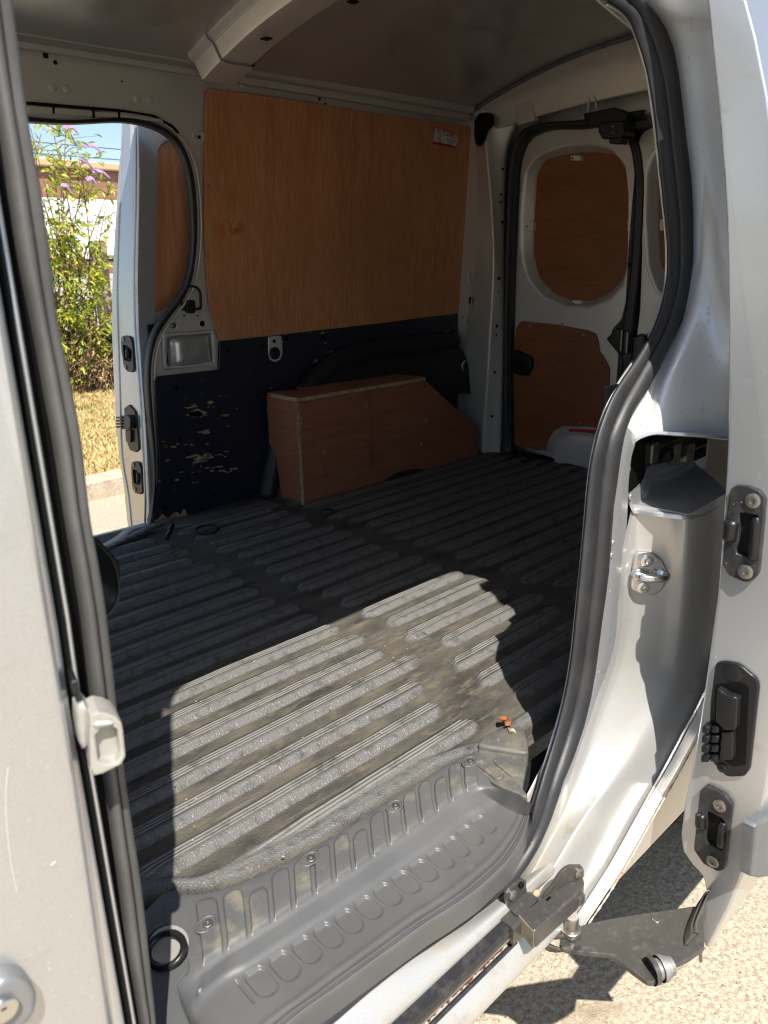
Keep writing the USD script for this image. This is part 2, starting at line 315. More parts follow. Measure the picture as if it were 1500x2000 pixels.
surf('rubber_mat', (0.017, 0.017, 0.018), .5, 0, .27, 0, layers=[
    ((1.2, 3, 1), 8, .22, .60, (0.082, 0.074, 0.060), .75, 'noise', 'valley'),
    ((1, 2.5, 1), 30, .50, .72, (0.125, 0.105, 0.074), .8, 'noise', 'valley'),
    ((1.4, 8, 1), 14, .30, .80, (0.072, 0.069, 0.062), .6, 'noise', 'top'),
    ((1, 1, 1), 60, .15, .50, (0.128, 0.125, 0.118), .42, 'noise', 'slope'),
    (o1, 40, .25, .50, (0.25, 0.24, 0.22), .55, 'noise', 'line'),
    ((1, 14, 1), 9, .60, .74, (0.14, 0.132, 0.115), .7), ((1.5, 5, 1), 9, .66, .80, (0.032, 0.032, 0.032), .36), ((2, 2, 1), 420, .74, .78, (0.30, 0.25, 0.19), .7, 'fine')],
    bumps=[('crack', (1, .8, 1), 270, .0011, .6), ('noise', o1, 600, .0004, .25)], prim='crackle')
surf('step_dusty', (0.078, 0.077, 0.075), .5, 0, .45, 0, layers=[((1, 1, 1), 34, .40, .70, (0.135, 0.122, 0.092), .7), (o1, 110, .58, .72, (0.16, 0.145, 0.11), .75, 'fine')], bumps=[('noise', o1, 700, .0003, .35)])
surf('step_plastic', (0.078, 0.078, 0.078), .40, 0, .5, 0, layers=[(o1, 9, .45, .8, (0.098, 0.096, 0.091), .5), ((1, 1, 1), 40, .64, .82, (0.115, 0.111, 0.103), .55), ((1, 1, 1), 30, .52, .74, (0.17, 0.152, 0.112), .7, 'noise', 'tread'), ((1, 1, 1), 420, .77, .80, (0.26, 0.24, 0.2), .7, 'fine')], bumps=[('noise', o1, 700, .0003, .35)])
surf('rubber_seal', (0.020, 0.020, 0.022), .46, 0, .5, 0, layers=[(o1, 18, .45, .8, (0.034, 0.033, 0.032), .6), (o1, 300, .76, .80, (0.18, 0.14, 0.1), .8, 'fine')], bumps=[('noise', o1, 420, .0005, .4)])
surf('grey_seal', (0.066, 0.064, 0.061), .5, 0, .45, 0, layers=[(o1, 12, .45, .8, (0.10, 0.097, 0.09), .6), ((90, 90, 3), 2, .66, .70, (0.16, 0.155, 0.145), .7)], bumps=[('noise', o1, 380, .0004, .3)])
surf('black_plastic', (0.009, 0.009, 0.010), .36, 0, .4, 0, layers=[(o1, 55, .6, .8, (0.022, 0.021, 0.020), .5), (o1, 300, .75, .79, (0.3, 0.28, 0.25), .7, 'fine')], bumps=[('noise', o1, 500, .0003, .3)])
surf('black_recess', (0.002, 0.002, 0.002), .6, 0, .2)
surf('grey_moulding', (0.10, 0.105, 0.11), .5, 0, .5, 0, layers=[(o1, 30, .5, .75, (0.15, 0.15, 0.145), .6)], bumps=[('noise', o1, 500, .0003, .3)])
surf('steel_bright', (0.62, 0.62, 0.61), .18, 1.0, .5, 0, layers=[(o1, 60, .5, .75, (0.45, 0.43, 0.40), .32)], bumps=[('noise', o1, 90, .0006, .2)])
surf('steel_screw', (0.30, 0.285, 0.26), .34, .9, .5, 0, layers=[(o1, 160, .5, .7, (0.30, 0.26, 0.21), .5)])
surf('cast_alloy', (0.40, 0.385, 0.35), .5, .35, .5, 0, layers=[(o1, 70, .6, .72, (0.20, 0.18, 0.15), .6), (o1, 20, .45, .75, (0.33, 0.31, 0.28), .55)], bumps=[('noise', o1, 160, .0008, .4)])
surf('greasy_iron', (0.062, 0.059, 0.053), .34, .3, .5, 0, layers=[(o1, 7, .35, .75, (0.092, 0.085, 0.074), .5), (o1, 140, .56, .80, (0.11, 0.102, 0.088), .6, 'fine'), ((1, 1, 1), 8, .60, .64, (0.040, 0.038, 0.034), .15), (o1, 38, .70, .76, (0.19, 0.10, 0.045), .75)], bumps=[('noise', o1, 120, .0008, .35)])
surf('black_rail', (0.022, 0.022, 0.024), .4, .2, .5, 0, layers=[((1, 1, 1), 45, .5, .75, (0.06, 0.057, 0.052), .6)], bumps=[('noise', o1, 200, .0005, .3)])
surf('rail_grime', (0.21, 0.18, 0.13), .7, 0, .3, 0, layers=[(o1, 60, .45, .7, (0.11, 0.095, 0.075), None)])
surf('rust', (0.22, 0.075, 0.022), .85, 0, .2, 0, layers=[(o1, 110, .4, .7, (0.05, 0.026, 0.018), None), (o1, 60, .62, .7, (0.44, 0.37, 0.30), None)], bumps=[('noise', o1, 260, .0015, .6)])
surf('lock_grey', (0.22, 0.225, 0.23), .4, .4, .5, .2)
surf('zinc', (0.26, 0.255, 0.24), .5, .5, .5, 0, layers=[(o1, 90, .45, .7, (0.17, 0.155, 0.13), .65)], bumps=[('noise', o1, 200, .001, .5)])
surf('white_plastic', (0.66, 0.65, 0.62), .5, 0, .4)
surf('red_reflector', (0.40, 0.010, 0.008), .3, 0, .6)
surf('sticker_white', (0.62, 0.60, 0.57), .55, 0, .3)
surf('print_red', (0.42, 0.012, 0.016), .55, 0, .3)
surf('print_black', (0.03, 0.03, 0.03), .55, 0, .3)
surf('crayon_orange', (0.50, 0.165, 0.06), .7, 0, .2)
surf('concrete', (0.37, 0.318, 0.235), .9, 0, .2, 0, layers=[((1, 1, 1), 1.3, .40, .70, (0.36, 0.31, 0.235), None), (o1, 60, .10, .34, (0.43, 0.37, 0.28), None, 'voro'), (o1, 105, .46, .58, (0.305, 0.255, 0.185), None), (o1, 130, .62, .66, (0.48, 0.43, 0.35), None, 'fine'), (o1, 90, .68, .71, (0.16, 0.125, 0.10), None, 'fine'), (o1, 300, .64, .68, (0.13, 0.105, 0.08), None, 'fine'), ((1, 1, 1), 5, .64, .74, (0.27, 0.22, 0.15), None)], bumps=[('noise', o1, 90, .007, .6), ('cell', o1, 60, .004, .5), ('noise', o1, 380, .002, .5)])
surf('kerb_stone', (0.42, 0.35, 0.26), .9, 0, .2, 0, layers=[(o1, 14, .45, .7, (0.30, 0.25, 0.19), None), (o1, 70, .5, .65, (0.50, 0.43, 0.33), None)], bumps=[('noise', o1, 60, .01, .6)])
surf('dry_turf', (0.42, 0.32, 0.14), .95, 0, .1, 0, layers=[((1, 1, 1), 2.2, .45, .7, (0.48, 0.37, 0.17), None), (o1, 28, .45, .65, (0.30, 0.21, 0.07), None), (o1, 3.0, .62, .75, (0.19, 0.19, 0.045), None)], bumps=[('noise', o1, 60, .03, .8)])
surf('dry_grass', (0.47, 0.37, 0.17), .9, 0, .2, 0, layers=[(o1, 5, .45, .65, (0.40, 0.29, 0.12), None), (o1, 2.1, .62, .72, (0.20, 0.22, 0.05), None)])
surf('yard', (0.34, 0.31, 0.30), .9, 0, .2, 0, layers=[(o1, 3, .4, .7, (0.29, 0.265, 0.255), None), (o1, 40, .5, .7, (0.38, 0.35, 0.335), None)])
surf('fence_concrete', (0.36, 0.29, 0.19), .95, 0, .1, 0, layers=[(o1, 22, .45, .65, (0.24, 0.19, 0.12), None), (o1, 8, .58, .7, (0.17, 0.15, 0.08), None)], bumps=[('noise', o1, 40, .02, .7)])
surf('fence_wire', (0.16, 0.155, 0.14), .5, .7, .5)
surf('cladding', (0.26, 0.135, 0.095), .85, 0, .3, 0, layers=[((.3, .3, 8), 2, .4, .7, (0.22, 0.11, 0.08), None)])
surf('fascia', (0.46, 0.33, 0.19), .7, 0, .3)
surf('white_paint', (0.82, 0.82, 0.82), .35, 0, .5, .3)
surf('dark_glass', (0.01, 0.012, 0.014), .08, 0, .6)
surf('tyre', (0.02, 0.02, 0.02), .8, 0, .3)
surf('branch', (0.16, 0.10, 0.055), .85, 0, .2)
surf('dead_leaf', (0.24, 0.085, 0.028), .7, 0, .3, 0, layers=[(o1, 60, .45, .65, (0.22, 0.075, 0.02), None)])
surf('lilac_flower', (0.34, 0.21, 0.36), .8, 0, .2, 0, layers=[(o1, 18, .5, .7, (0.38, 0.26, 0.40), None)])
def leafy(name, a, b, c):
    MT[name] = usdkit.material(stage, '/World/Looks/' + name, {'g': ('geometry', {}), 'n': ('noise_texture', {'scale': 9.0, 'detail': 3.0, 'roughness': .7}), 'q': ('map_range', {'from_min': .32, 'from_max': .68, 'clamp': True}), 'r': ('rgb_ramp', {'ramp': [(0, a), (.4, b), (.75, c), (1, (c[0] * 1.05, c[1] * .8, c[2]))]}),
        'd': ('principled_bsdf', {'roughness': .5, 'specular_ior_level': .35}), 't': ('translucent_bsdf', {}), 'm': ('mix_closure', {'fac': .42})},
        [('g.position', 'n.vector'), ('n.fac', 'q.value'), ('q.result', 'r.fac'), ('r.color', 'd.base_color'), ('r.color', 't.color'), ('d.BSDF', 'm.closure1'), ('t.BSDF', 'm.closure2')], surface='m.closure')
leafy('leaf', (0.11, 0.18, 0.03), (0.32, 0.42, 0.06), (0.64, 0.62, 0.09))
leafy('leaf_dark', (0.05, 0.085, 0.02), (0.10, 0.13, 0.025), (0.20, 0.19, 0.04))
def wire_mesh_primvar(prim, name, vals):
    UsdGeom.PrimvarsAPI(prim).CreatePrimvar(name, Sdf.ValueTypeNames.FloatArray, 'vertex').Set(Vt.FloatArray.FromNumpy(np.asarray(vals, np.float32)))
def obj_attr(name, v, f, mat_, parent, attrs):
    path = numbered(f'{parent.GetPath()}/{name}')
    g = usdkit.mesh(stage, path, (v, f), MT[mat_], smooth=True)
    for k, a in attrs.items(): wire_mesh_primvar(g.GetPrim(), k, a)
    return g.GetPrim()

# ================================================================== ground and surroundings
def ground_sheet(name, x0, x1, y0, y1, z, nx, ny, m, amp=0.0, sc=1.0, zf=None):
    x = np.linspace(x0, x1, nx); y = np.linspace(y0, y1, ny); X, Y = np.meshgrid(x, y, indexing='ij')
    Z = np.full_like(X, z) if zf is None else zf(X, Y)
    if amp: Z = Z + amp * (meshkit.fbm(np.stack([X * sc, Y * sc, 0 * X], -1), 4) - .5)
    g = usdkit.mesh(stage, f'/World/{name}', (np.stack([X, Y, Z], -1).reshape(-1, 3), grid_faces(nx, ny)), MT[m], smooth=True)
    tag(g.GetPrim(), kind='structure'); return g
KERB_Y = 4.12
ground_sheet('road', -160, 160, -160, KERB_Y, 0.0, 60, 60, 'concrete')
ground_sheet('verge', -160, 160, KERB_Y + 0.16, 8.9, 0.10, 400, 60, 'dry_turf', .05, 2.0)
ground_sheet('yard', -160, 160, 8.9, 60, 0.1, 80, 60, 'yard', zf=lambda X, Y: 0.02 + 1.25 * np.clip((Y - 9.2) / 6.0, 0, 1) ** 1.2)
ground_sheet('far_ground', -400, 400, 60, 400, 1.2, 10, 10, 'yard')
kerb = thing('kerb', 'pale worn concrete kerb between the road and the dry grass verge', 'kerb')
for i in range(-1, 9):
    a = -0.6 + i * 0.62
    b = cbox(np.array([a + .004, KERB_Y, -.2]), np.array([a + .616, KERB_Y + .155, .115 + .004 * math.sin(i * 2.1)]), .018)
    obj('kerb_stone', b, 'kerb_stone', kerb, smooth=30)
# dry grass tufts on the verge, one object
def blades(n, x0, x1, y0, y1, h0, h1, z=.11, seed=1, wid=.006):
    r = np.random.default_rng(seed); x = r.uniform(x0, x1, n); y = r.uniform(y0, y1, n); h = r.uniform(h0, h1, n); a = r.uniform(0, 6.28, n); l = r.uniform(.2, .9, n) * h; b = r.uniform(0, 6.28, n)
    w = wid * r.uniform(.6, 1.4, n); p = np.stack([x, y, np.full(n, z - .01)], 1); d = np.stack([np.cos(a), np.sin(a), 0 * a], 1) * w[:, None]
    t = p + np.stack([l * np.cos(b), l * np.sin(b), h], 1); m = (p + t) / 2 + np.stack([-.12 * l * np.cos(b), -.12 * l * np.sin(b), .12 * h], 1)
    v = np.stack([p - d, p + d, m + d * .7, m - d * .7, t], 1).reshape(-1, 3); o = (np.arange(n) * 5)[:, None]
    f = np.concatenate([o + [[0, 1, 2]], o + [[0, 2, 3]], o + [[3, 2, 4]]], 0); return v, f
g = usdkit.mesh(stage, '/World/dry_grass', blades(60000, .7, 5.2, KERB_Y + .17, 8.3, .015, .055, seed=5), MT['dry_grass'])
tag(g.GetPrim(), 'short straw coloured grass on the verge behind the kerb', 'grass', kind='stuff')
g = usdkit.mesh(stage, '/World/tall_dry_grass', cat_([blades(3000, 1.6, 5.2, 7.5, 8.6, .12, .42, seed=6, wid=.007), blades(5000, 1.6, 6.5, 8.9, 10.4, .1, .35, z=.05, seed=7, wid=.01)]), MT['dry_grass'])
tag(g.GetPrim(), 'tall dead grass and dry stalks along the foot of the chain link fence', 'grass', kind='stuff')
# fence
FY = 7.95
fence = thing('chain_link_fence', 'rusty chain link fence on a mossy concrete post behind the verge', 'fence')
pp = U(205, 600, 'y', FY)[0]
for k, (dx, lean) in enumerate(((0, 0.05), (-3.0, 0.02), (2.9, -0.03))):
    top = 1.56; path = np.array([[pp + dx + lean * t / 1.5 + .010 * math.sin(4 * t), FY + .06, t] for t in np.linspace(-.1, top, 12)])
    w = .062; obj('post', strip(path, [(-w, -w), (w, -w), (w, w), (-w, w)], ((1, 0, 0), (0, 1, 0))), 'fence_concrete', fence, smooth=20)
V = []; F = []; n = 0
def chain(x0, x1, z0, z1, p=.055):
    ms = []; N = int((z1 - z0) / p); r = .0016
    for i in range(int((x1 - x0) / p)):
        for s in (0, 1):
            pts = np.array([[x0 + i * p + (p * .5 if (j + s) % 2 else 0) * (1 if s == 0 else -1) + (0 if s == 0 else p), FY + (.003 if (j + s) % 2 else -.003), z0 + j * p * .5] for j in range(2 * N)])
            ms.append(tube(pts, r, 3))
    return cat_(ms)
obj('wire_mesh', chain(pp - 1.7, pp + 1.2, .1, 1.5), 'fence_wire', fence, smooth=False)
for z in (.15, .85, 1.5): obj('line_wire', tube(np.array([[pp - 3, FY + .01, z], [pp, FY + .01, z - .012], [pp + 2.9, FY + .01, z]]), .003, 5), 'fence_wire', fence)
# buddleia bush
def leaf_cloud(pts, dirs, size, seed, curl=.25):
    r = np.random.default_rng(seed); n = len(pts); L = size * r.uniform(.6, 1.3, n); W = L * r.uniform(.22, .34, n)
    d = dirs + r.normal(0, .55, (n, 3)); d /= np.linalg.norm(d, axis=1, keepdims=True); u = np.cross(d, r.normal(0, 1, (n, 3)) * .6 + [0, 0, 1]); u /= np.linalg.norm(u, axis=1, keepdims=True); w = np.cross(u, d)
    f_ = lambda a, b, c: pts + d * (L * a)[:, None] + u * (W * b)[:, None] + w * (L * c)[:, None]
    v = np.stack([f_(0, 0, 0), f_(.35, .5, .05), f_(.4, 0, -.03), f_(.35, -.5, .05), f_(.75, .38, -.02), f_(.75, -.38, -.02), f_(1, 0, -curl)], 1).reshape(-1, 3); o = (np.arange(n) * 7)[:, None]
    return v, np.concatenate([o + [[0, 1, 2]], o + [[0, 2, 3]], o + [[1, 4, 2]], o + [[2, 5, 3]], o + [[2, 4, 6]], o + [[2, 6, 5]]], 0)
def bush(name, label, cat, base, tips, seed, leafmat, nleaf, size, group=None, flowers=()):
    r = np.random.default_rng(seed); t = thing(name, label, cat, group); stems = []; P = []; D = []; base = np.array(base)
    for tip in tips:
        tip = np.array(tip, float); b = base + [r.normal(0, .12), r.normal(0, .08), 0]; mid = b * .45 + tip * .55 + [r.normal(0, .12), r.normal(0, .1), .18]
        c = spline([b, mid, tip], 14); stems.append(tube(c, np.linspace(.014, .003, 14), 5))
        for k in range(9):
            i = r.integers(3, 14); p = c[i]; q = p + r.normal(0, 1, 3) * [.20, .15, .13] + [0, 0, .05]; s = spline([p, (p + q) / 2 + [0, 0, .03], q], 6); stems.append(tube(s, np.linspace(.005, .0018, 6), 4))
            m = nleaf; u = r.uniform(0, 1, m); pts = s[0] + (s[-1] - s[0]) * u[:, None] + r.normal(0, .03, (m, 3)); P.append(pts); D.append(np.tile(q - p, (m, 1)) / np.linalg.norm(q - p) + [0, -.2, -.1])
    obj('stems', stems, 'branch', t)
    obj('foliage', trimesh.Trimesh(*leaf_cloud(np.vstack(P), np.vstack(D), size, seed + 1), process=False), leafmat, t, smooth=False)
    for f0, f1 in flowers:
        c = spline([f0, (np.array(f0) + f1) / 2 + [0, 0, .03], f1], 20); ms = []
        for i, p in enumerate(c):
            rad = .019 * (1 - .8 * i / 19)
            for k in range(9):
                a = r.uniform(0, 6.28); q = p + rad * r.uniform(.4, 1) * np.array([math.cos(a), .7 * math.sin(a), math.sin(a)]); s = trimesh.creation.icosphere(0, .0075); s.apply_translation(q); ms.append(s)
        obj('flower_spike', ms, 'lilac_flower', t, smooth=True)
    return t
def bp(px, py, y): return U(px, py, 'y', y)
tips = [bp(a, b, y) for a, b, y in ((80, 262, 7.5), (100, 240, 7.6), (128, 262, 7.6), (150, 285, 7.6), (165, 335, 7.5), (192, 350, 7.6), (212, 375, 7.5), (120, 330, 7.4), (90, 380, 7.4), (140, 395, 7.4), (195, 425, 7.5), (155, 470, 7.4), (110, 470, 7.35), (120, 540, 7.4), (165, 540, 7.4), (140, 600, 7.4), (70, 330, 7.5), (60, 250, 7.5), (40, 300, 7.5), (30, 420, 7.5), (222, 350, 7.6), (100, 300, 7.7), (75, 420, 7.4), (95, 520, 7.4), (130, 440, 7.3), (175, 600, 7.4))]
fl = [(bp(128, 250, 7.4), bp(152, 260, 7.4)), (bp(165, 285, 7.4), bp(198, 298, 7.4)), (bp(158, 312, 7.4), bp(183, 334, 7.4)), (bp(182, 335, 7.4), bp(214, 348, 7.4)), (bp(172, 351, 7.3), bp(187, 359, 7.3)), (bp(122, 362, 7.3), bp(138, 376, 7.3))]
bb = bp(140, 690, 7.6); bb[2] = .1
bush('buddleia_bush', 'tall yellow green buddleia bush with lilac flower spikes at the fence', 'bush', bb, tips, 21, 'leaf', 13, .080, flowers=fl)
b2 = bp(200, 690, 7.75); b2[2] = .1
bush('bramble', 'low dark green bramble climbing round the foot of the concrete post', 'shrub', b2, [bp(a, b, 7.7) for a, b in ((205, 640), (213, 640), (195, 650), (215, 670), (200, 680), (190, 640), (222, 630), (215, 700), (180, 670))], 33, 'leaf_dark', 9, .075)
b3 = bp(150, 720, 7.5); b3[2] = .1
bush('dry_weeds', 'tangle of dry pale weeds lying low in front of the fence', 'weeds', b3, [bp(a, b, 7.35) for a, b in ((140, 690), (165, 700), (180, 715), (200, 735), (150, 735), (210, 720), (175, 690), (135, 720))], 44, 'dry_grass', 4, .05)
# parked lorry in the yard
LX, LY, LZ = U(150, 440, 'y', 17.5)[0] + .8, 17.5, 1.22
LTOP = U(150, 388, 'y', 17.5)[2]
lorry = thing('white_lorry', 'white box lorry parked in the yard behind the buddleia bush', 'lorry')
obj('box_body', cbox(np.array([LX - 3.4, LY, LTOP - 1.25]), np.array([LX + 1.35, LY + 2.2, LTOP]), .03), 'white_paint', lorry)
obj('cab', trimesh.convex.convex_hull(np.array([[LX + 1.5, y, z] for y in (LY + .1, LY + 2.1) for z in (LZ + .4, LTOP - .35)] + [[LX + 2.9, y, LZ + .4] for y in (LY + .1, LY + 2.1)] + [[LX + 3.0, y, LZ + 1.0] for y in (LY + .1, LY + 2.1)] + [[LX + 2.5, y, LTOP - .35] for y in (LY + .15, LY + 2.05)])), 'white_paint', lorry)
#obj('window', cbox(np.array([LX + 1.8, LY + .07, LZ + 1.1]), np.array([LX + 2.5, LY + .098, LZ + 1.7]), .005), 'dark_glass', lorry)
obj('chassis', cbox(np.array([LX - 3.3, LY + .5, LZ + .35]), np.array([LX + 2.8, LY + 1.7, LTOP - 1.26]), .02), 'black_plastic', lorry)
for x in (-2.4, 2.0):
    w = trimesh.creation.cylinder(.42, .25, sections=28); w.apply_transform(trimesh.transformations.rotation_matrix(math.pi / 2, [1, 0, 0])); w.apply_translation([LX + x, LY + .25, LZ + .42]); wh = obj('wheel', w, 'tyre', lorry)
# industrial building
BX, BYY = U(150, 330, 'y', 30)[0], 30.0
zt = U(190, 318, 'y', BYY)[2]; zf = U(190, 330, 'y', BYY)[2]
bld = thing('industrial_building', 'brown clad industrial building with a tan roof fascia beyond the yard', 'building')
for k in range(14): obj('cladding_panel', cbox(np.array([BX - 14 + 2 * k + .02, BYY, .5]), np.array([BX - 12 + 2 * k - .02, BYY + .2, zf - .05]), .03), 'cladding', bld)
obj('wall', cbox(np.array([BX - 14, BYY + .205, .5]), np.array([BX + 14, BYY + 12, zf - .06]), .05), 'cladding', bld)
obj('fascia', cbox(np.array([BX - 14.3, BYY - .25, zf - .045]), np.array([BX + 14.3, BYY + 12.3, zt]), .04), 'fascia', bld)
for i, zz in enumerate((U(190, 288, 'y', 24)[2], U(190, 309, 'y', 24)[2])):
    o = obj('overhead_cable', tube(np.array([[BX - 30, 24, zz + .5], [BX - 3, 24, zz], [BX + 24, 24, zz + .45]]), .012, 5, n=20), 'black_plastic')
    tag(o, ['upper thin dark cable crossing the sky above the building', 'lower thin dark cable crossing the sky just above the roof'][i], 'cable', 'overhead cables')

# ================================================================== the van
van = thing('delivery_van', 'silver panel van with both sliding side doors open and an empty ply lined load bay', 'van')
UPV = np.array([0, 0, 1.0])

# --- traced outline of the two side door openings, in (x, z)
far_px = [(60, 240), (150, 243), (240, 240), (290, 249), (330, 270), (353, 305), (365, 350), (372, 425), (371, 500), (357, 560), (330, 602), (302, 640), (288, 690), (285, 740), (290, 820), (297, 900), (297, 960), (290, 1020)]
far_in = [(60, 228), (150, 234), (240, 229), (300, 240), (345, 268), (367, 305), (379, 350), (385, 425), (382, 500), (368, 565), (341, 608), (313, 648), (298, 690), (294, 740), (299, 820), (305, 900), (303, 960), (294, 1023)]
near_out = [(1243, 0), (1267, 27), (1290, 60), (1310, 110), (1323, 187), (1333, 277), (1343, 350), (1347, 433), (1347, 500), (1342, 550), (1332, 602), (1308, 658), (1284, 710), (1260, 754), (1220, 822), (1207, 875), (1196, 950), (1190, 1000), (1183, 1100), (1170, 1200), (1157, 1300), (1133, 1417), (1102, 1500), (1068, 1592), (1032, 1668), (990, 1722), (920, 1780), (800, 1862), (720, 1922), (624, 2004)]
near_in = [(1183, 0), (1230, 40), (1250, 95), (1263, 143), (1271, 190), (1283, 283), (1293, 383), (1300, 450), (1302, 505), (1299, 560), (1284, 618), (1256, 678), (1220, 732), (1188, 786), (1160, 870), (1147, 945), (1142, 1000), (1133, 1100), (1123, 1200), (1107, 1333), (1083, 1433), (1058, 1515), (1040, 1580), (1020, 1640), (985, 1690), (940, 1737), (880, 1780), (760, 1858), (640, 1945), (545, 2018)]
NI = OS(near_in, ynear); NO = OS(near_out, ynear)
XF = 0.172                                                        # front edge of the opening
ZT = 1.487
def near_ring(side, off):
    """whole loop of an opening edge, starting at the bottom front, running rearwards and up"""
    pts = side[::-1]
    bottom = [np.array([XF + off + .05, ynear(.56), pts[0][2] + .003]), np.array([XF + off + .11, ynear(.555), pts[0][2] + .001])]
    top = [np.array([x, ynear(z), z]) for x, z in ((pts[-1][0] - .07, ZT - off * .3 - .003), (.60, ZT - off), (.42, ZT - off), (XF + .07 + off, ZT - off), (XF + .02 + off, ZT - .02 - off), (XF + off, ZT - .07 - off))]
    front = [np.array([XF + off, ynear(z), z]) for z in (1.3, 1.1, .9, .75, .64, .60)]
    return np.array(bottom + list(pts) + top + front)

# --- rubber floor liner, ribbed lengthways
def mat_edge(x): return np.interp(x, [-.2, .2, .267, .294, .33, .43, .52, .619, .676, .70], [.70, .66, .632, .605, .59, .574, .571, .568, .552, .54])
def floor_liner():
    xs = np.r_[np.arange(-.3, .16, .03), np.arange(.16, 1.15, .0055), np.arange(1.15, 2.06, .012)]
    ys = np.r_[np.arange(.44, 1.06, .00135), np.arange(1.06, 1.40, .0026), np.arange(1.40, 1.80, .004)]
    X, Y = np.meshgrid(xs, ys, indexing='ij'); p = .0624; k = np.floor((Y - .715 + .012) / p); w = Y - (.715 + k * p)      # w in [-.012, .0504)
    jit = (np.sin(k * 12.9898) * 43758.5453) % 1.0; jit2 = (np.sin(k * 78.233 + 2) * 24634.63) % 1.0
    ss = lambda a, b, t: (lambda q: q * q * (3 - 2 * q))(np.clip((t - a) / (b - a), 0, 1))
    W = w + .0035 * (meshkit.noise(np.stack([X * 9, Y * 0 + k * 7.7, X * 0], -1), 5) - .5)
    prof = ss(-.007, .004, W) * (1 - ss(.0255, .0295, W))
    on = np.ones_like(X); dist = np.full_like(X, 9.0)
    low = np.clip((.78 - Y) / .15, 0, 1)
    for c, hw in ((.828, .027), (1.17, .024)):
        c2 = c + (jit - .5) * .03 - (low * (.05 + .05 * jit2) if c < 1 else 0); h2 = hw + (low * .018 if c < 1 else 0)
        edge = np.abs(X - c2) - h2; rr = .011 - np.sqrt(np.maximum(0, .011 ** 2 - np.clip(W - .009, -.0109, .0109) ** 2)); on *= ss(0.0, .011, edge - rr)
    on *= ss(0, .03, Y - (mat_edge(X) + .012)) * ss(0, .02, 1.70 - Y)
    on *= ss(0, .02, X + .25) 
    H = .0072 * prof * on
    groove = np.zeros_like(X)
    for g0 in (.0115, .0165, .0215): groove += np.exp(-((w - g0) / .0012) ** 2)
    H += .0012 * groove * on
    lipd = Y - mat_edge(X); lip = ss(-.002, .008, lipd) * (1 - ss(.016, .028, lipd)); H += .005 * lip
    H += .003 * (meshkit.fbm(np.stack([X * 5, Y * 5, 0 * X], -1), 3, 2) - .5) + .0012 * (meshkit.fbm(np.stack([X * 26, Y * 40, 0 * X], -1), 3, 9) - .5)
    slope = ss(-.010, -.005, W) * (1 - ss(.006, .009, W)) * on; top = ss(.007, .010, W) * (1 - ss(.024, .028, W)) * on
    endz = prof * (1 - np.abs(2 * on - 1)) ; slope = np.clip(slope + endz * .8, 0, 1)
    slope = np.clip(slope + lip, 0, 1); valley = np.clip(1 - slope - top, 0, 1)
    edge = Y < mat_edge(X) - .004; Z = FL + H
    Z = np.where(edge, FL - .012, Z)
    keep = (Y > mat_edge(X) - .02)
    f = grid_faces(len(xs), len(ys)); kk = keep.reshape(-1); f = f[kk[f].all(1)]
    inv = np.unique(f); mp = np.zeros(len(kk), int); mp[inv] = np.arange(len(inv)); v = np.stack([X, Y, Z], -1).reshape(-1, 3)[inv]
    at = lambda a: a.reshape(-1)[inv]
    return obj_attr('floor_liner', v, mp[f], 'rubber_mat', van, {'slope': at(slope), 'top': at(top), 'valley': at(valley), 'line': at(np.clip(groove * top, 0, 1)), 'crackle': at(np.clip(.25 + .9 * slope + .35 * valley - .5 * top, 0, 1))})
floor = floor_liner()
obj('floor_pan', cbox(np.array([-.9, .60, FL - .06]), np.array([2.06, 1.79, FL - .02]), .004), 'silver_inner', van)
# dark stone-like debris and the dry leaf lie on the liner (things of their own)
# --- moulded plastic step along the near door
def step_trim():
    zA = FL + .0065
    A = US([(318, 1752), (345, 1745), (400, 1740), (480, 1716), (560, 1680), (632, 1640), (720, 1586), (790, 1541), (856, 1500), (905, 1474), (940, 1463), (950, 1470)], 'z', zA)
    B = US([(345, 1925), (372, 1902), (400, 1884), (468, 1840), (544, 1792), (624, 1740), (736, 1668), (832, 1600), (905, 1548), (930, 1537), (950, 1534), (956, 1532)], 'z', FL + .004)
    Cc = US([(375, 1975), (392, 1950), (430, 1918), (480, 1893), (580, 1828), (680, 1764), (760, 1708), (852, 1648), (912, 1600), (950, 1580), (968, 1566)], 'z', FL - .019)
    D = US([(440, 2010), (470, 1990), (524, 1948), (560, 1926), (608, 1886), (688, 1829), (760, 1776), (832, 1730), (920, 1664), (975, 1615), (996, 1586)], 'z', FL - .020)
    E = US([(545, 2014), (580, 1985), (660, 1928), (760, 1856), (830, 1806), (890, 1768), (940, 1732), (985, 1690), (1018, 1640), (1036, 1588)], 'z', FL - .016)
    ext = lambda c, q, q0: np.vstack([U(*q0, 'z', FL + .003), c, U(*q, 'z', FL + .0045)])
    return A, B, ext(Cc, (984, 1545), (353, 1966)), ext(D, (1012, 1556), (378, 2030)), ext(E, (1041, 1572), (430, 2080))
A_, B_, C_, D_, E_ = step_trim()
E2 = E_.copy(); E2[:, 2] += .001; E1 = resample(E_, 40) * .75 + resample(D_, 40) * .25; E1[1:-1, 2] = FL - .021
n_u = 640; SUB = 20
rows_ = [A_ - [0, 0, .012], A_, B_, C_, D_, E1, E2, E_ - [0, 0, .03]]
tr = loft(rows_, n_u, SUB, soft=.24)
v = tr.vertices.reshape(n_u, -1, 3).copy(); nv = v.shape[1]; u = np.linspace(0, 1, n_u)
sm = lambda a, b, t: (lambda q: q * q * (3 - 2 * q))(np.clip((t - a) / (b - a), 0, 1))
ts = np.linspace(0, 7, nv)
def along_len(j): return np.r_[0, np.cumsum(np.linalg.norm(np.diff(v[:, j], axis=0), axis=1))]
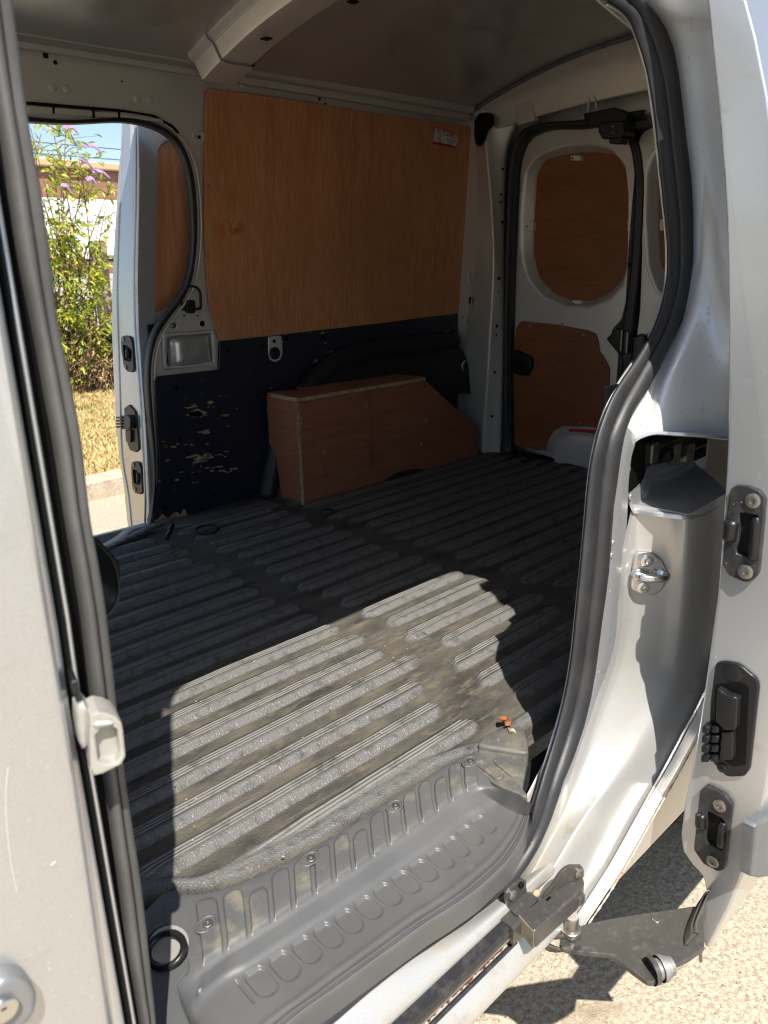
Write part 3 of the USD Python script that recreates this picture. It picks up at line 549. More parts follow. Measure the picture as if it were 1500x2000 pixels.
acr = np.concatenate([np.zeros((n_u, 1)), np.cumsum(np.linalg.norm(np.diff(v, axis=1), axis=2), axis=1)], 1)
tread = np.zeros((n_u, nv)); pitch = .0262
L2, L4 = along_len(int(1.6 * SUB)), along_len(int(3.65 * SUB)); base = v.copy()
for j in range(nv):
    t = ts[j]
    if 1.0 < t < 2.1:          # upper row: raised, rounded towards the liner, running out over the crest
        s = L2; k = np.floor(s / pitch); dx_ = (s / pitch - k - .5) * pitch; w_ = acr[:, j] - acr[:, int(1.13 * SUB)]
        short = ((k.astype(int) % 5) == 3) * .012; dy_ = np.minimum(w_ - .0105 - short, 0)
        sd = np.sqrt(dx_ ** 2 + dy_ ** 2) - .0102 + np.where(dy_ >= 0, 0, 0); m = (1 - sm(-.0012, .0010, sd)) * sm(.05, .07, u) * (1 - sm(.955, .965, u)) * (1 - sm(1.98, 2.08, t))
        v[:, j, 2] += .0030 * m; tread[:, j] = .25 + .75 * m
    if 3.1 < t < 4.4:          # lower row: sunk pads with round ends
        s = L4; k = np.floor(s / pitch); dx_ = (s / pitch - k - .5) * pitch; mid = (acr[:, int(3.06 * SUB)] + acr[:, int(4.02 * SUB)]) / 2; half = np.maximum((acr[:, int(4.02 * SUB)] - acr[:, int(3.06 * SUB)]) / 2 - .0108, .001)
        dy_ = np.maximum(np.abs(acr[:, j] - mid) - half, 0); sd = np.sqrt(dx_ ** 2 + dy_ ** 2) - .0108
        v[:, j, 2] -= .0024 * (1 - sm(-.0010, .0008, sd)) * sm(.152, .156, u) * (1 - sm(.87, .88, u))
    if 4.5 < t < 5.6: v[:, j, 2] += .0011 * math.sin((t - 4.5) / 1.1 * math.pi * 3) ** 2
tr_prim = obj_attr('step_trim', v.reshape(-1, 3), tr.faces, 'step_plastic', van, {'tread': tread.reshape(-1)})
tag(tr_prim, 'moulded dark grey plastic door step with rows of rounded pads')
# pieces of the trim at the rear end and the front end
pz = PZ(FL)
obj('step_corner', plate(pz, [(932, 1462), (945, 1448), (1000, 1456), (1028, 1468), (1031, 1487), (1020, 1545), (1040, 1573), (1012, 1557), (984, 1546), (958, 1533), (944, 1520)], -.004, .0058, .003, .002), 'step_dusty', tr_prim)
obj('step_corner', plate(pz, [(931, 1470), (941, 1452), (965, 1441), (1010, 1428), (1024, 1438), (1031, 1460), (1032, 1486), (1010, 1484), (950, 1474)], -.01, .0125, .003, .004), 'step_dusty', tr_prim)
for (x0_, y0_), (x1_, y1_) in (((938, 1497), (972, 1524)), ((975, 1496), (1003, 1519))):
    pq = LineString(pz.px([(x0_, y0_), (x1_, y1_)])).buffer(.0075, 10); obj('raised_pad', slab(pz, pq, .004, .0084, .0014, .002), 'step_dusty', tr_prim)
obj('step_end', plate(pz, [(270, 1800), (318, 1752), (352, 1742), (372, 1902), (346, 1926), (356, 1966), (382, 2032), (430, 2084), (250, 2084), (240, 1900)], -.03, .0050, .004, .003, holes=[[(328 + 45 * math.cos(a) + 8 * math.sin(a), 1852 - 42 * math.sin(a)) for a in np.linspace(0, 2 * math.pi, 28, endpoint=False)]]), 'step_plastic', tr_prim)
obj('ring_well', plate(pz, [(260, 1920), (260, 1790), (392, 1790), (392, 1920)], -.034, -.010, .002), 'silver_paint', tr_prim)
for q in ((403, 1805), (605, 1678), (771, 1575), (917, 1488)):
    c = U(*q, 'z', FL + .0082); g = np.linspace(0, 2 * math.pi, 28, endpoint=False)
    e = np.array([1, .12, 0]); e /= np.linalg.norm(e); e2 = np.cross(UPV, e)
    ring = tube(np.array([c + .0115 * math.cos(a) * e + .0078 * math.sin(a) * e2 for a in g]), .0014, 6, closed=True)
    cup = trimesh.Trimesh(np.array([c + s * (.0108 * math.cos(a) * e + .0072 * math.sin(a) * e2) + [0, 0, -.0006 + h] for s, h in ((1, 0), (.0, 0)) for a in g]), grid_faces(2, 28, True), process=False)
    well = obj('screw_well', ring, 'step_plastic', tr_prim, smooth=True); obj('well_floor', cup, 'step_plastic', tr_prim)
    obj('screw', disc(c + [0.001, -.001, .0], UPV, .0052, .0022, socket=True), 'steel_screw', tr_prim, smooth=30)
def dring(c, e1, e2, w, h, r, name='tie_down_ring', parent=van, material='black_plastic', label=None):
    g = [(-w, -h), (-w, .2 * h)] + [(w * math.cos(a), .2 * h + .8 * h * math.sin(a)) for a in np.linspace(math.pi, 0, 12)[1:-1]] + [(w, .2 * h), (w, -h), (.35 * w, -1.08 * h), (-.35 * w, -1.08 * h)]
    P = np.array([c + a * np.asarray(e1) + b * np.asarray(e2) for a, b in g]); P = np.vstack([resample(np.vstack([P, P[:1]]), 48)])[:-1]
    return obj(name, tube(P, r, 10, closed=True), material, parent, smooth=True, label=label)
obj('ring_well_floor', plate(pz, [(330 + 40 * math.cos(a) + 6 * math.sin(a), 1853 - 38 * math.sin(a)) for a in np.linspace(0, 2 * math.pi, 28, endpoint=False)], .0040, .0056, .001, .0003), 'silver_stained', tr_prim)
obj('tie_down_ring', tube(np.array([U(324 + 34 * math.cos(a) + 8 * math.sin(a), 1856 - 34 * math.sin(a), 'z', FL + .011 + .006 * math.cos(a - .6)) for a in np.linspace(0, 2 * math.pi, 44, endpoint=False)]), .0034, 10, closed=True), 'black_plastic', van, smooth=True, label='black tie-down ring in the near door step')

# --- bare sheet metal of the far side, with its door opening
def far_map(off):
    def fn(u_, v_): return np.stack([u_, yfar(v_) + off, v_], -1)
    return fn
FI = OS(far_in, yfar); FO = OS(far_px, yfar)
op = [(XF - .02, .60), (XF - .02, FI[0][2])] + [(p[0], p[2]) for p in FI] + [(.2, .585)]
wall2 = Polygon([(-.95, .5), (2.08, .5), (2.08, 1.68), (-.95, 1.68)]).difference(Polygon(op).buffer(0))
pocket = PFAR.px([(322, 655), (415, 650), (418, 712), (324, 722)])
pk = Polygon([(q[0], 1.0 + q[1] / math.hypot(1, .085)) for q in pocket]).buffer(.004).buffer(-.002)
wall2 = wall2.difference(pk)
if wall2.geom_type != 'Polygon': wall2 = max(wall2.geoms, key=lambda g: g.area)
fw = obj('side_panel', drape(wall2, far_map(.008), .06, np.array([0, .012, 0])), 'silver_inner', van, label='bare silver inner panel of the far side')
# pressed details of that panel
def on_far(px, py, off=0.0): return onsurf(px, py, yfar, off)
nF = PFAR.n
for q in ((102, 171), (130, 174), (268, 192), (292, 195)): obj('blind_plug', disc(on_far(*q, .008), nF, .0085, .0025, dome=.5), 'silver_inner', fw)
for q, r_ in (((70, 94), .0045), ((89, 108), .006), ((108, 122), .0045), ((613, 184), .003), ((624, 193), .0045), ((635, 203), .003), ((471, 164), .003), ((238, 159), .002), ((395, 632), .0075), ((389, 268), .0045)):
    obj('hole', disc(on_far(*q, .008), nF, r_, .0006, dome=.1), 'black_recess', fw)
for q, r_ in (((338, 636), .013), ((388, 267), .014), ((474, 165), .006)):
    g = np.linspace(0, 2 * math.pi, 24, endpoint=False); c = on_far(*q, .0078)
    obj('boss', tube(np.array([c + r_ * (math.cos(a) * PFAR.e1 + math.sin(a) * PFAR.e2) for a in g]), .0028, 8, closed=True), 'silver_inner', fw, smooth=True)
obj('rivet', disc(on_far(338, 636, .006), nF, .007, .004, socket=True), 'steel_screw', fw)
for q in ((360, 605), (385, 617), (359, 616)): obj('rivet', disc(on_far(*q, .008), nF, .004, .002), 'steel_screw', fw)
# flange of the far opening and the beads along it
fl_in = spline(OS([(x, y - 8 if y < 300 else y) if y < 300 else (x + 8, y) for x, y in far_in], yfar, .002), 140)
obj('opening_flange', tube(fl_in, .0032, 8), 'silver_inner', fw, smooth=True)
obj('rail_recess', plate(PFAR, [(52, 205), (232, 221), (318, 233), (318, 240), (232, 230), (52, 222)], -.006, .004, .003), 'silver_inner', fw)
for q in ((103, 214), (181, 222), (231, 227)): obj('slot', slab(PFAR, rounded(PFAR.px([(q[0] - 3, q[1] - 11), (q[0] + 2, q[1] - 11), (q[0] + 3, q[1] + 9), (q[0] - 2, q[1] + 9)]), .0005), .003, .0046, .0004), 'black_recess', fw)
obj('rail_groove', plate(PFAR, [(52, 198), (232, 213), (300, 224), (340, 246), (352, 262), (346, 262), (334, 249), (298, 229), (232, 218), (52, 204)], -.006, .0012, .001, .0006), 'black_recess', fw)
# door runner housing that bulges through the pocket in the wall
frame = plate(PFAR, [(316, 652), (420, 644), (424, 713), (318, 722)], -.004, .0045, .008, .003, holes=[[(324, 657), (412, 650), (416, 707), (326, 716)]], hr=.006)
ph = obj('pocket_frame', frame, 'silver_inner', fw)
o = on_far(370, 684, .012)
g = [(a, b) for a in np.linspace(-1, 1, 13) for b in np.linspace(-1, 1, 9)]
hz, hx = .045, .064
hv = np.array([o + np.array([a * hx, 0, b * hz]) + np.array([0, -1, 0]) * (.022 * (1 - abs(b) ** 6) * (1 - abs(a) ** 5) * (1.0 if a < .12 else 1 - .45 * (a - .12))) for a, b in g])
obj('runner_housing', trimesh.Trimesh(hv, grid_faces(13, 9), process=False), 'silver_paint', fw, smooth=True)
obj('pocket_back', cbox(o + [-.09, .03, -.07], o + [.09, .04, .07]), 'black_recess', fw)
# far roof rail (two steps) and the crease above the windows
for k, (yo, zo, w, h, m) in enumerate(((-.006, 1.652, .02, .012, 'silver_inner'), (-.034, 1.664, .03, .010, 'silver_inner'))):
    xs = np.linspace(-.9, 2.03, 60); path = np.array([[x, yfar(zo) + yo, zo - .012 * max(0, (.95 - x)) ** 1.4] for x in xs])
    obj('roof_rail', strip(path, [(-w, 0), (-w * .7, -h), (0, -h), (w * .4, 0), (w * .4, h), (-w, h)], ((0, 1, 0), (0, 0, 1))), m, van, smooth=25)
obj('sealant_bead', tube(np.array([[x, yfar(1.655) - .036, 1.6655 + .0012 * math.sin(x * 90) - .012 * max(0, (.95 - x)) ** 1.4] for x in np.linspace(-.5, 2.02, 300)]), .0024, 6), 'grey_moulding', van, smooth=True)
# far seal
obj('door_seal', seal_strip(np.vstack([FI[:1] * [0, 1, 1] + [-.1, 0, 0], FI]), np.vstack([FO[:1] * [0, 1, 1] + [-.1, 0, 0], FO]), 150, .004, .010, .010), 'rubber_seal', van, smooth=40, label='black rubber seal round the far door opening')
# --- linings of the far side
pw = plate(PFAR, [(401, 180), (409, 173), (420, 174), (560, 193), (740, 222), (916, 247), (922, 252), (921, 330), (918, 450), (908, 560), (899, 611), (760, 628), (560, 651), (426, 664), (419, 640), (408, 605), (401, 520), (398, 430), (398, 300)], -.002, .005, .003, .0012)
ply = obj('ply_lining', pw, 'plywood_warm', van, smooth=20, label='large reddish plywood sheet lining the upper far side')
for q in ((407, 362), (911, 389), (405, 500)): obj('rivet', disc(on_far(*q, -.005), nF, .0045, .002), 'steel_screw', ply)
def blob(pl, pts, h, m, par, name): obj(name, slab(pl, rounded(pl.px(pts), .001), h - .0006, h + .0002, .0001, .004), m, par)
r_ = np.random.default_rng(8)
for cx, cy, rx, ry in ((432, 450, 7, 20), (466, 443, 9, 14), (455, 452, 10, 7), (447, 440, 3, 9), (690, 437, 6, 12)):
    blob(PFAR, [(cx + rx * (1 + .55 * r_.uniform(-1, 1)) * math.cos(a), cy + ry * (1 + .5 * r_.uniform(-1, 1)) * math.sin(a)) for a in np.linspace(0, 6.28, 18, endpoint=False)], .0052, 'crayon_orange' if cx < 600 else 'plywood_warm', ply, 'paint_smear')
# maker's sticker with its print
ps = [(848, 250), (892, 264), (888, 290), (843, 281)]
st = obj('sticker', slab(PFAR, rounded(PFAR.px(ps), 0), .0046, .0058, .0001), 'sticker_white', ply)
cs = PFAR.to3(PFAR.px(ps), .006)
def on_sticker(text, a, b, hgt, m, par, bold=True):
    """a, b: position on the sticker from its top left corner (0..1 across, 0..1 down)"""
    ex = cs[1] - cs[0]; ey = cs[0] - cs[3]; t = meshkit.text_mesh(text, 1.0, .02, bold); vv = t.vertices
    ux = ex / np.linalg.norm(ex); uy = ey - ux * (ey @ ux); uy /= np.linalg.norm(uy); o_ = cs[0] + ex * a - ey * b
    t.vertices = o_ + vv[:, :1] * ux * hgt + vv[:, 1:2] * uy * hgt + vv[:, 2:] * PFAR.n * .01; obj('print', t, m, par, smooth=False)
hs = np.linalg.norm(cs[0] - cs[3]); wsx = np.linalg.norm(cs[1] - cs[0])
tw = meshkit.text_mesh('PLYLINED', 1.0, .02, True).extents[0]; on_sticker('PLYLINED', .06, .26, wsx * .88 / tw, 'print_red', st)
for i, a in enumerate(('Body', 'Roof', 'Trailer', 'Services')):
    on_sticker(a, .17, .42 + .135 * i, hs * .085, 'print_black', st)
for i, (a0, a1, b0) in enumerate(((.55, .93, .42), (.58, .86, .58), (.58, .86, .74))):
    ex = cs[1] - cs[0]; ey = cs[3] - cs[0]
    for k in range(6):
        u0 = a0 + (a1 - a0) * k / 6; qd = [cs[0] + ex * u_ + ey * w_ for u_, w_ in ((u0, b0), (u0 + (a1 - a0) / 8, b0), (u0 + (a1 - a0) / 8, b0 + .06), (u0, b0 + .06))]
        obj('print', slab(PFAR, rounded(PFAR.uv(np.array(qd)), 0), .0056, .0061, .00005), 'print_black', st)
obj('print', slab(PFAR, rounded(PFAR.px([(843.5, 276.5), (888.5, 286), (887.8, 290), (842.8, 281)]), 0), .0056, .0061, .0001), 'print_red', st)
# navy painted lower board
lw = PY(1.80)
nb = plate(lw, [(301, 742), (306, 735), (426, 722), (427, 667), (560, 653), (760, 630), (893, 610), (893, 700), (897, 790), (905, 900), (700, 960), (520, 985), (420, 1000), (330, 1018), (298, 1020), (302, 980), (309, 930), (308, 880), (303, 810)], -.002, .006, .003, .0015)
lb = obj('lower_board', nb, 'navy_board', van, smooth=20, label='scratched dark navy painted board on the lower far side')
for q in ((345, 758), (352, 858), (445, 684), (559, 663), (631, 658), (625, 716), (418, 967), (321, 990), (512, 676)): obj('fixing', disc(U(*q, 'y', 1.794), [0, -1, 0], .0065, .0012, dome=.6), 'black_recess', lb)
def chips(cx, cy, n_, sx, sy, seed, size):
    r = np.random.default_rng(seed); ms = []
    for _ in range(n_):
        x = cx + r.normal(0, sx); y = cy + r.normal(0, sy); a = r.uniform(.6, 1.6) * size; b = a * r.uniform(.15, .5)
        pts = [(x + a * (1 + .6 * r.uniform(-1, 1)) * math.cos(t), y + b * (1 + .6 * r.uniform(-1, 1)) * math.sin(t) - .12 * a * math.cos(t)) for t in np.linspace(0, 6.28, 11, endpoint=False)]
        p = rounded(lw.px(pts), 0)
        if p.area > 1e-8: ms.append(slab(lw, p, .0055, .0063, .0001, .003))
    return ms
obj('bare_patch', chips(383, 808, 7, 7, 3, 1, 11) + chips(372, 797, 2, 3, 4, 2, 8) + chips(401, 788, 2, 4, 1, 3, 5) + chips(400, 843, 4, 6, 3, 4, 6) + chips(392, 893, 7, 14, 4, 5, 7) + chips(420, 886, 8, 16, 3, 6, 3) + chips(375, 868, 5, 12, 2, 7, 3) + chips(440, 917, 8, 22, 3, 8, 5) + chips(385, 900, 2, 2, 5, 9, 6) + chips(390, 930, 9, 35, 12, 10, 3) + chips(380, 790, 8, 40, 10, 11, 2), 'ply_edge', lb, label='patches where the navy paint is scuffed to bare wood').SetCustomDataByKey('kind', 'stuff')
# ragged bare strip along the bottom edge
r = np.random.default_rng(3); e0 = [(300 + 7.2 * i, 1019.5 - 1.05 * i * 1.02) for i in range(30)]; e1 = [(x, y - max(2, (26 if 3 < i < 9 else 12) * r.uniform(.15, 1.0) * (1.6 if i < 3 else 1) * math.exp(-((i - 4) / 17) ** 2))) for i, (x, y) in enumerate(e0)]
obj('bare_edge', slab(lw, rounded(lw.px(e0 + e1[::-1]), 0), .0055, .0064, .0001, .004), 'ply_edge', lb, label='ragged strip of bare wood along the bottom edge')
# tie down points of the far side
def anchor(px_, py_, w, off, parent=fw, seed=0):
    c = on_far(px_, py_, off); obj('anchor_plate', slab(PFAR, rounded(PFAR.px([(px_ - w * .42, py_ + w * .1), (px_ + w * .42, py_ + w * .1), (px_ + w * .38, py_ + w * 1.25), (px_ - w * .38, py_ + w * 1.25)]), .003), -.008, .004, .002), 'black_plastic', parent)
    dring(c + np.array([0, -.004, .004]), [1, 0, 0], [0, -.15, 1], w * .00125, w * .00125, .0032, label='black tie-down ring on the far pillar', parent=parent)
anchor(372, 584, 22, .006)
obj('anchor_tab', slab(lw, rounded(lw.px([(521, 657), (547, 655), (549, 690), (545, 702), (534, 707), (524, 702), (521, 690)]), .004), .004, .0085, .002), 'silver_inner', lb)
obj('anchor_slot', slab(lw, rounded(lw.px([(529, 663), (535, 662.5), (535, 669), (529, 669.5)]), 0), .008, .0092, .0002), 'black_recess', lb)
g = np.linspace(0, 2 * math.pi, 28, endpoint=False); c = U(537, 690, 'y', 1.787)
obj('tie_down_ring', tube(np.array([c + .0135 * np.array([math.cos(a), 0, math.sin(a)]) for a in g]), .0042, 8, closed=True), 'black_plastic', lb, smooth=True)
obj('tie_down_bolt', disc(c, [0, -1, 0], .009, .006), 'black_plastic', lb)
# wheel arch moulding behind the box
ar = np.array([U(x, y, 'y', 1.775) for x, y in ((520, 975), (535, 900), (552, 840), (580, 790), (620, 735), (660, 705), (700, 690), (760, 678), (820, 672), (885, 665))])
obj('wheel_arch_lining', [tube(ar, .030, 14, n=60)] + [loft([ar, ar * [1, 0, 1] + [.03, 1.74, -.05], [U(x, y, 'y', 1.72) for x, y in ((560, 970), (590, 900), (620, 860), (650, 830), (690, 800), (720, 790), (760, 780), (820, 775), (870, 770), (925, 770))]], 40, 6)], 'black_moulding', van, smooth=True, label='black plastic lining over the far wheel arch')
obj('rear_side_lining', plate(PY(1.785), [(700, 690), (880, 655), (893, 640), (896, 760), (880, 790), (760, 800), (705, 780)], -.002, .006, .006, .003), 'black_moulding', van)
obj('jack_clip', [cbox(U(848, 680, 'y', 1.76) - [.016, .004, .006], U(848, 680, 'y', 1.76) + [.016, .012, .006], .003), disc(U(875, 702, 'y', 1.765), [0, -1, 0], .009, .006), tube(US([(812, 700), (835, 688), (850, 676), (872, 672)], 'y', 1.768), .004, 8, n=20)], 'grey_moulding', van)
for zz in (668, 682, 700, 716, 728): obj('vent_slat', tube(US([(815, zz + 8), (845, zz + 4), (888, zz)], 'y', 1.775), .0028, 6), 'black_moulding', van)
# plywood box over the wheel arch: front, end, top and sloping boards
yb = U(592, 987, 'z', FL)[1]; PB = PY(yb)
wb = tag(UsdGeom.Xform.Define(stage, numbered('/World/delivery_van/wheel_arch_box')).GetPrim(), 'stained plywood box boarded over the far wheel arch')
obj('front_board', plate(PB, [(583, 786), (830, 744), (934, 838), (935, 891), (594, 987)], -.012, 0, .0, .0015), 'plywood_box', wb, smooth=20)
P0 = U(583, 786, 'y', yb); P1 = U(594, 987, 'y', yb); P2 = U(830, 744, 'y', yb); P3 = U(934, 838, 'y', yb); P4 = U(935, 891, 'y', yb)
xl = (P0[0] + P1[0]) / 2; yw = 1.79
endp = Plane([xl, yb, FL], [0, 1, 0], [0, 0, 1])
ev = [(0.0005, .004), (0.0005, P0[2] - FL - .002), (.145, P0[2] - FL + .004), (.15, .155), (.128, .13), (.118, .10), (.108, .0), ]
obj('end_board', slab(endp, rounded(ev, 0), -.012, .0, .001), 'plywood_box', wb, smooth=20)
topv = np.array([[xl - .001, yb - .0005, P0[2]], [P2[0], yb - .0005, P2[2]], [P2[0] - .02, yw, P2[2] + .002], [xl - .001, yw, P0[2] + .002]])
tp = Plane(topv[0], topv[1] - topv[0], topv[3] - topv[0]); q = tp.uv(topv)
q2 = [q[0], q[1], q[2], (q[3][0] + .12, q[3][1] + .0), (q[3][0] + .10, q[3][1] * .62), (q[3][0] + .02, q[3][1] * .85), (q[3][0], q[3][1] * .85)]
obj('top_board', slab(tp, rounded(q2, 0), .0005, .0125, .001), 'plywood_box', wb, smooth=20)
sl = np.array([P2 + [.002, 0, 0], P3 + [.0, 0, .001], P3 + [0, .13, .001], P2 + [0, .15, 0]]); sp = Plane(sl[0], sl[1] - sl[0], sl[3] - sl[0]); sp.n = sp.n if sp.n[2] > 0 else -sp.n
obj('sloping_board', slab(sp, rounded(sp.uv(sl), 0), -.011, .001, .001), 'plywood_box', wb, smooth=20)
# pale raw plies along the cut edges
def ply_edge(a, b, w, h, up, out):
    n = 60; P = np.linspace(a, b, n); r = np.random.default_rng(int(abs(a[0]) * 1e4) % 999); P = P + np.outer(r.normal(0, .0006, n), up)
    prof = [(0, 0), (w, 0), (w, h), (0, h)]; obj('cut_edge', strip(P, prof, (np.asarray(up), np.asarray(out))), 'ply_edge', wb, smooth=20)
ply_edge(P0 + [-.002, -.001, .0015], P2 + [0, -.001, .0015], .0095, .0022, (0, 0, 1), (0, -1, 0))
ply_edge(P1 + [-.0085, .0, .003], P0 + [-.010, .0, .0], .0095, .0016, (1, 0, 0), (0, -1, 0))
ply_edge(np.array([xl - .0005, yb, P0[2] + .001]), np.array([xl - .0005, yb + .12, P0[2] + .003]), .0095, .0022, (0, 0, 1), (-1, 0, 0))
for q, s in (((588, 826), 3.2), ((832, 822), 4.0), ((633, 883), 3), ((822, 867), 3), ((613, 872), 2.5)):
    blob(PB, [(q[0] + s * .8 * (1 + .5 * r_.uniform(-1, 1)) * math.cos(a), q[1] + s * (1 + .5 * r_.uniform(-1, 1)) * math.sin(a)) for a in np.linspace(0, 6.28, 12, endpoint=False)], .0003, 'ply_edge' if q[0] != 613 else 'print_red', wb, 'chipped_spot')
# floor fittings on the far side: foot strap, ring
obj('foot_strap', tube(US([(337, 1026), (332, 1040), (326, 1050)], 'z', FL + .03), .006, 8, n=12), 'black_plastic', van, smooth=True)
g = np.linspace(0, 2 * math.pi, 26, endpoint=False)
for q, s in (((405, 1034), 1.0), ((640, 1000), .7)):
    c = U(*q, 'z', FL + .012); obj('tie_down_ring', tube(np.array([c + s * np.array([.03 * math.cos(a), .022 * math.sin(a), .004 * math.sin(a)]) for a in g]), .0035 * s, 8, closed=True), 'black_plastic', van, smooth=True)
# far door step: plastic trim with pads
sA = US([(196, 1083), (260, 1052), (300, 1034), (400, 1020), (545, 985)], 'z', FL + .006); sB = US([(186, 1076), (240, 1047), (262, 1032), (298, 1024), (520, 978)], 'z', FL + .012); sC = sB + [0, .05, -.012]
sA0 = sA.copy(); sA0[:, 2] = FL - .005
obj('far_step_trim', loft([sA0, sA, sA * .6 + sB * .4, sB, sC, sC - [0, -.004, .05]], 60, 5, soft=.2), 'step_plastic', van, smooth=True, label='plastic step in the far door opening')
for i in range(7):
    px_ = 213 + i * 19; py_ = 1068 - i * 8.6 ; c = U(px_, py_ - 1, 'z', FL + .0125)
    obj('tread_pad', trimesh.Trimesh(*(lambda m: (m.vertices * [.019, .013, .004] + c, m.faces))(trimesh.creation.icosphere(2)), process=False), 'step_plastic', van, smooth=True)
# --- corner pillar at the rear of the far side
dx = np.array([[0, 0, 0]])
pl1 = [(921, 212), (922, 300), (920, 400), (914, 500), (905, 570), (899, 625), (896, 720), (900, 800), (908, 850), (915, 893)]
c0 = np.array([U(a, b, 'y', yfar(U(a, b, 'y', 1.75)[2]) + .004) for a, b in pl1])
ridge = [(938, 214), (946, 280), (950, 317), (958, 400), (962, 470), (963, 520), (959, 600), (955, 660), (949, 750), (943, 820), (939, 884)]
c1 = US(ridge, 'x', 2.0)
back = [(1010, 240), (1000, 262), (991, 290), (986, 340), (984, 420), (984, 520), (984, 640), (983, 720), (981, 800), (980, 850), (980, 884)]
c2 = US(back, 'x', 2.055)
c0, c1, c2 = (resample(q, 90) for q in (c0, c1, c2))
pil = obj('corner_pillar', loft([c0, c0 * .35 + c1 * .65 + [.0, -.006, 0], c1, c1 * .6 + c2 * .4 + [.004, 0, 0], c2, c2 + [.03, .02, 0]], 90, 6, soft=.25), 'silver_inner', van, smooth=True, label='ribbed silver corner pillar beside the rear doors')
PP = lambda q: (lambda p: p)(U(*q, 'x', 2.0))
obj('drain_hole', slab(PX(1.99), rounded(PX(1.99).px([(927, 235), (936, 222), (952, 219), (963, 226), (963, 243), (952, 255), (946, 272), (938, 286), (930, 284), (926, 265)]), .006), -.006, .0015, .001), 'black_recess', pil)
for q in ((982, 330), (979, 380), (978, 395), (981, 434)): obj('hole', disc(U(*q, 'x', 2.028), [-1, -.3, 0], .0042, .0012), 'black_recess', pil)
for q in ((974, 544), (971, 569), (968, 655), (965, 676), (966, 727), (961, 813), (970, 637)): obj('hole', disc(U(*q, 'x', 2.026), [-1, -.3, 0], .005, .0012), 'black_recess', pil)
for q in ((922, 540), (914, 630), (909, 716)):
    g = np.linspace(.5 * math.pi, 1.6 * math.pi, 14); c = U(*q, 'y', 1.735); obj('pressed_bead', tube(np.array([c + [.018 * math.cos(a), 0, .019 * math.sin(a)] for a in g]), .003, 6), 'silver_inner', pil, smooth=True)
c = U(922, 587, 'y', 1.735); dring(c + np.array([0, -.014, 0]), [1, .2, 0], [0, 0, 1], .0135, .017, .0032, label='tie-down ring on the corner pillar', parent=pil); obj('anchor_plate', cbox(c + [-.008, -.014, -.012], c + [.012, .01, .012]), 'black_plastic', pil)
# --- roof skin, cross member, rear header
def roof_fn(u_, v_): return np.stack([u_, v_, zroof(v_) - .012 * np.maximum(0, .95 - u_) ** 1.4 + .003 * np.sin(u_ * 5 + 1) * np.sin(v_ * 6)], -1)
roof = obj('roof', drape(Polygon([(-.95, .545), (2.2, .545), (2.2, 1.712), (-.95, 1.712)]), roof_fn, .04, np.array([0, 0, .004])), 'roof_paint', van, smooth=40, label='bare painted underside of the roof')
obj('roof_skin', drape(Polygon([(-.95, .50), (2.25, .50), (2.25, 1.76), (-.95, 1.76)]), lambda u_, v_: roof_fn(u_, v_) + [0, 0, .03], .06, np.array([0, 0, .003])), 'silver_paint', van, smooth=40)
for y in (.80, 1.13, 1.46):
    obj('roof_swage', tube(np.array([[x, y, zroof(y) - .012 * max(0, .95 - x) ** 1.4 - .0005] for x in np.linspace(1.14, 2.0, 30)]), .0022, 6), 'roof_paint', roof, smooth=True)
ys = np.linspace(.56, 1.658, 50)
prof = [(1.012, -.002), (1.016, -.016), (1.030, -.024), (1.043, -.050), (1.047, -.054), (1.066, -.0565), (1.124, -.0555), (1.130, -.052), (1.138, -.03), (1.148, -.012), (1.154, -.002)]
V = np.array([[a, y, float(zroof(y)) + b ] for y in ys for a, b in prof])
bow = obj('roof_bow', trimesh.Trimesh(np.vstack([V]), grid_faces(len(ys), len(prof)), process=False), 'silver_inner', van, smooth=24, label='pressed steel cross member under the roof')
ys2 = np.linspace(1.585, 1.664, 12); V2 = np.array([[a + (-.0035 if a < 1.07 else .0035), y, float(zroof(y)) + b - .0038] for y in ys2 for a, b in prof])
obj('bow_sleeve', trimesh.Trimesh(V2, grid_faces(12, len(prof)), process=False), 'silver_inner', bow, smooth=24)
obj('bow_ledge', tube(np.array([[1.0295, y, float(zroof(y)) - .0225] for y in np.linspace(.6, 1.58, 60)]), .0022, 6), 'silver_inner', bow, smooth=True)
for q, w in (((521, 75), 12), ((425, 138), 6), ((411, 152), 5), ((690, 3), 9)):
    pb = Plane([1.07, 1.4, float(zroof(1.4)) - .058 + (0)], [1, 0, 0], [0, 1, -.05]); c = U(*q, 'x', 1.068); 
    obj('slot', cbox(c + [-.010, -.005 * w / 6, -.002], c + [.008, .005 * w / 6, .0006], .0005), 'black_recess', bow)
# bracket that ties the bow to the side wall
gq = [(370, 95), (378, 79), (395, 88), (425, 118), (436, 152), (410, 158), (392, 152), (372, 140)]
obj('bow_bracket', plate(PFAR, [(363, 98), (378, 82), (400, 92), (438, 122), (470, 133), (452, 165), (400, 160), (372, 150)], -.03, .012, .004, .006), 'silver_inner', bow)
obj('bow_tab', plate(PFAR, [(352, 130), (369, 124), (373, 142), (356, 144)], .010, .0165, .003, .003), 'silver_inner', bow)
obj('rivet', disc(on_far(361, 135, -.02), nF, .006, .002), 'silver_inner', bow)
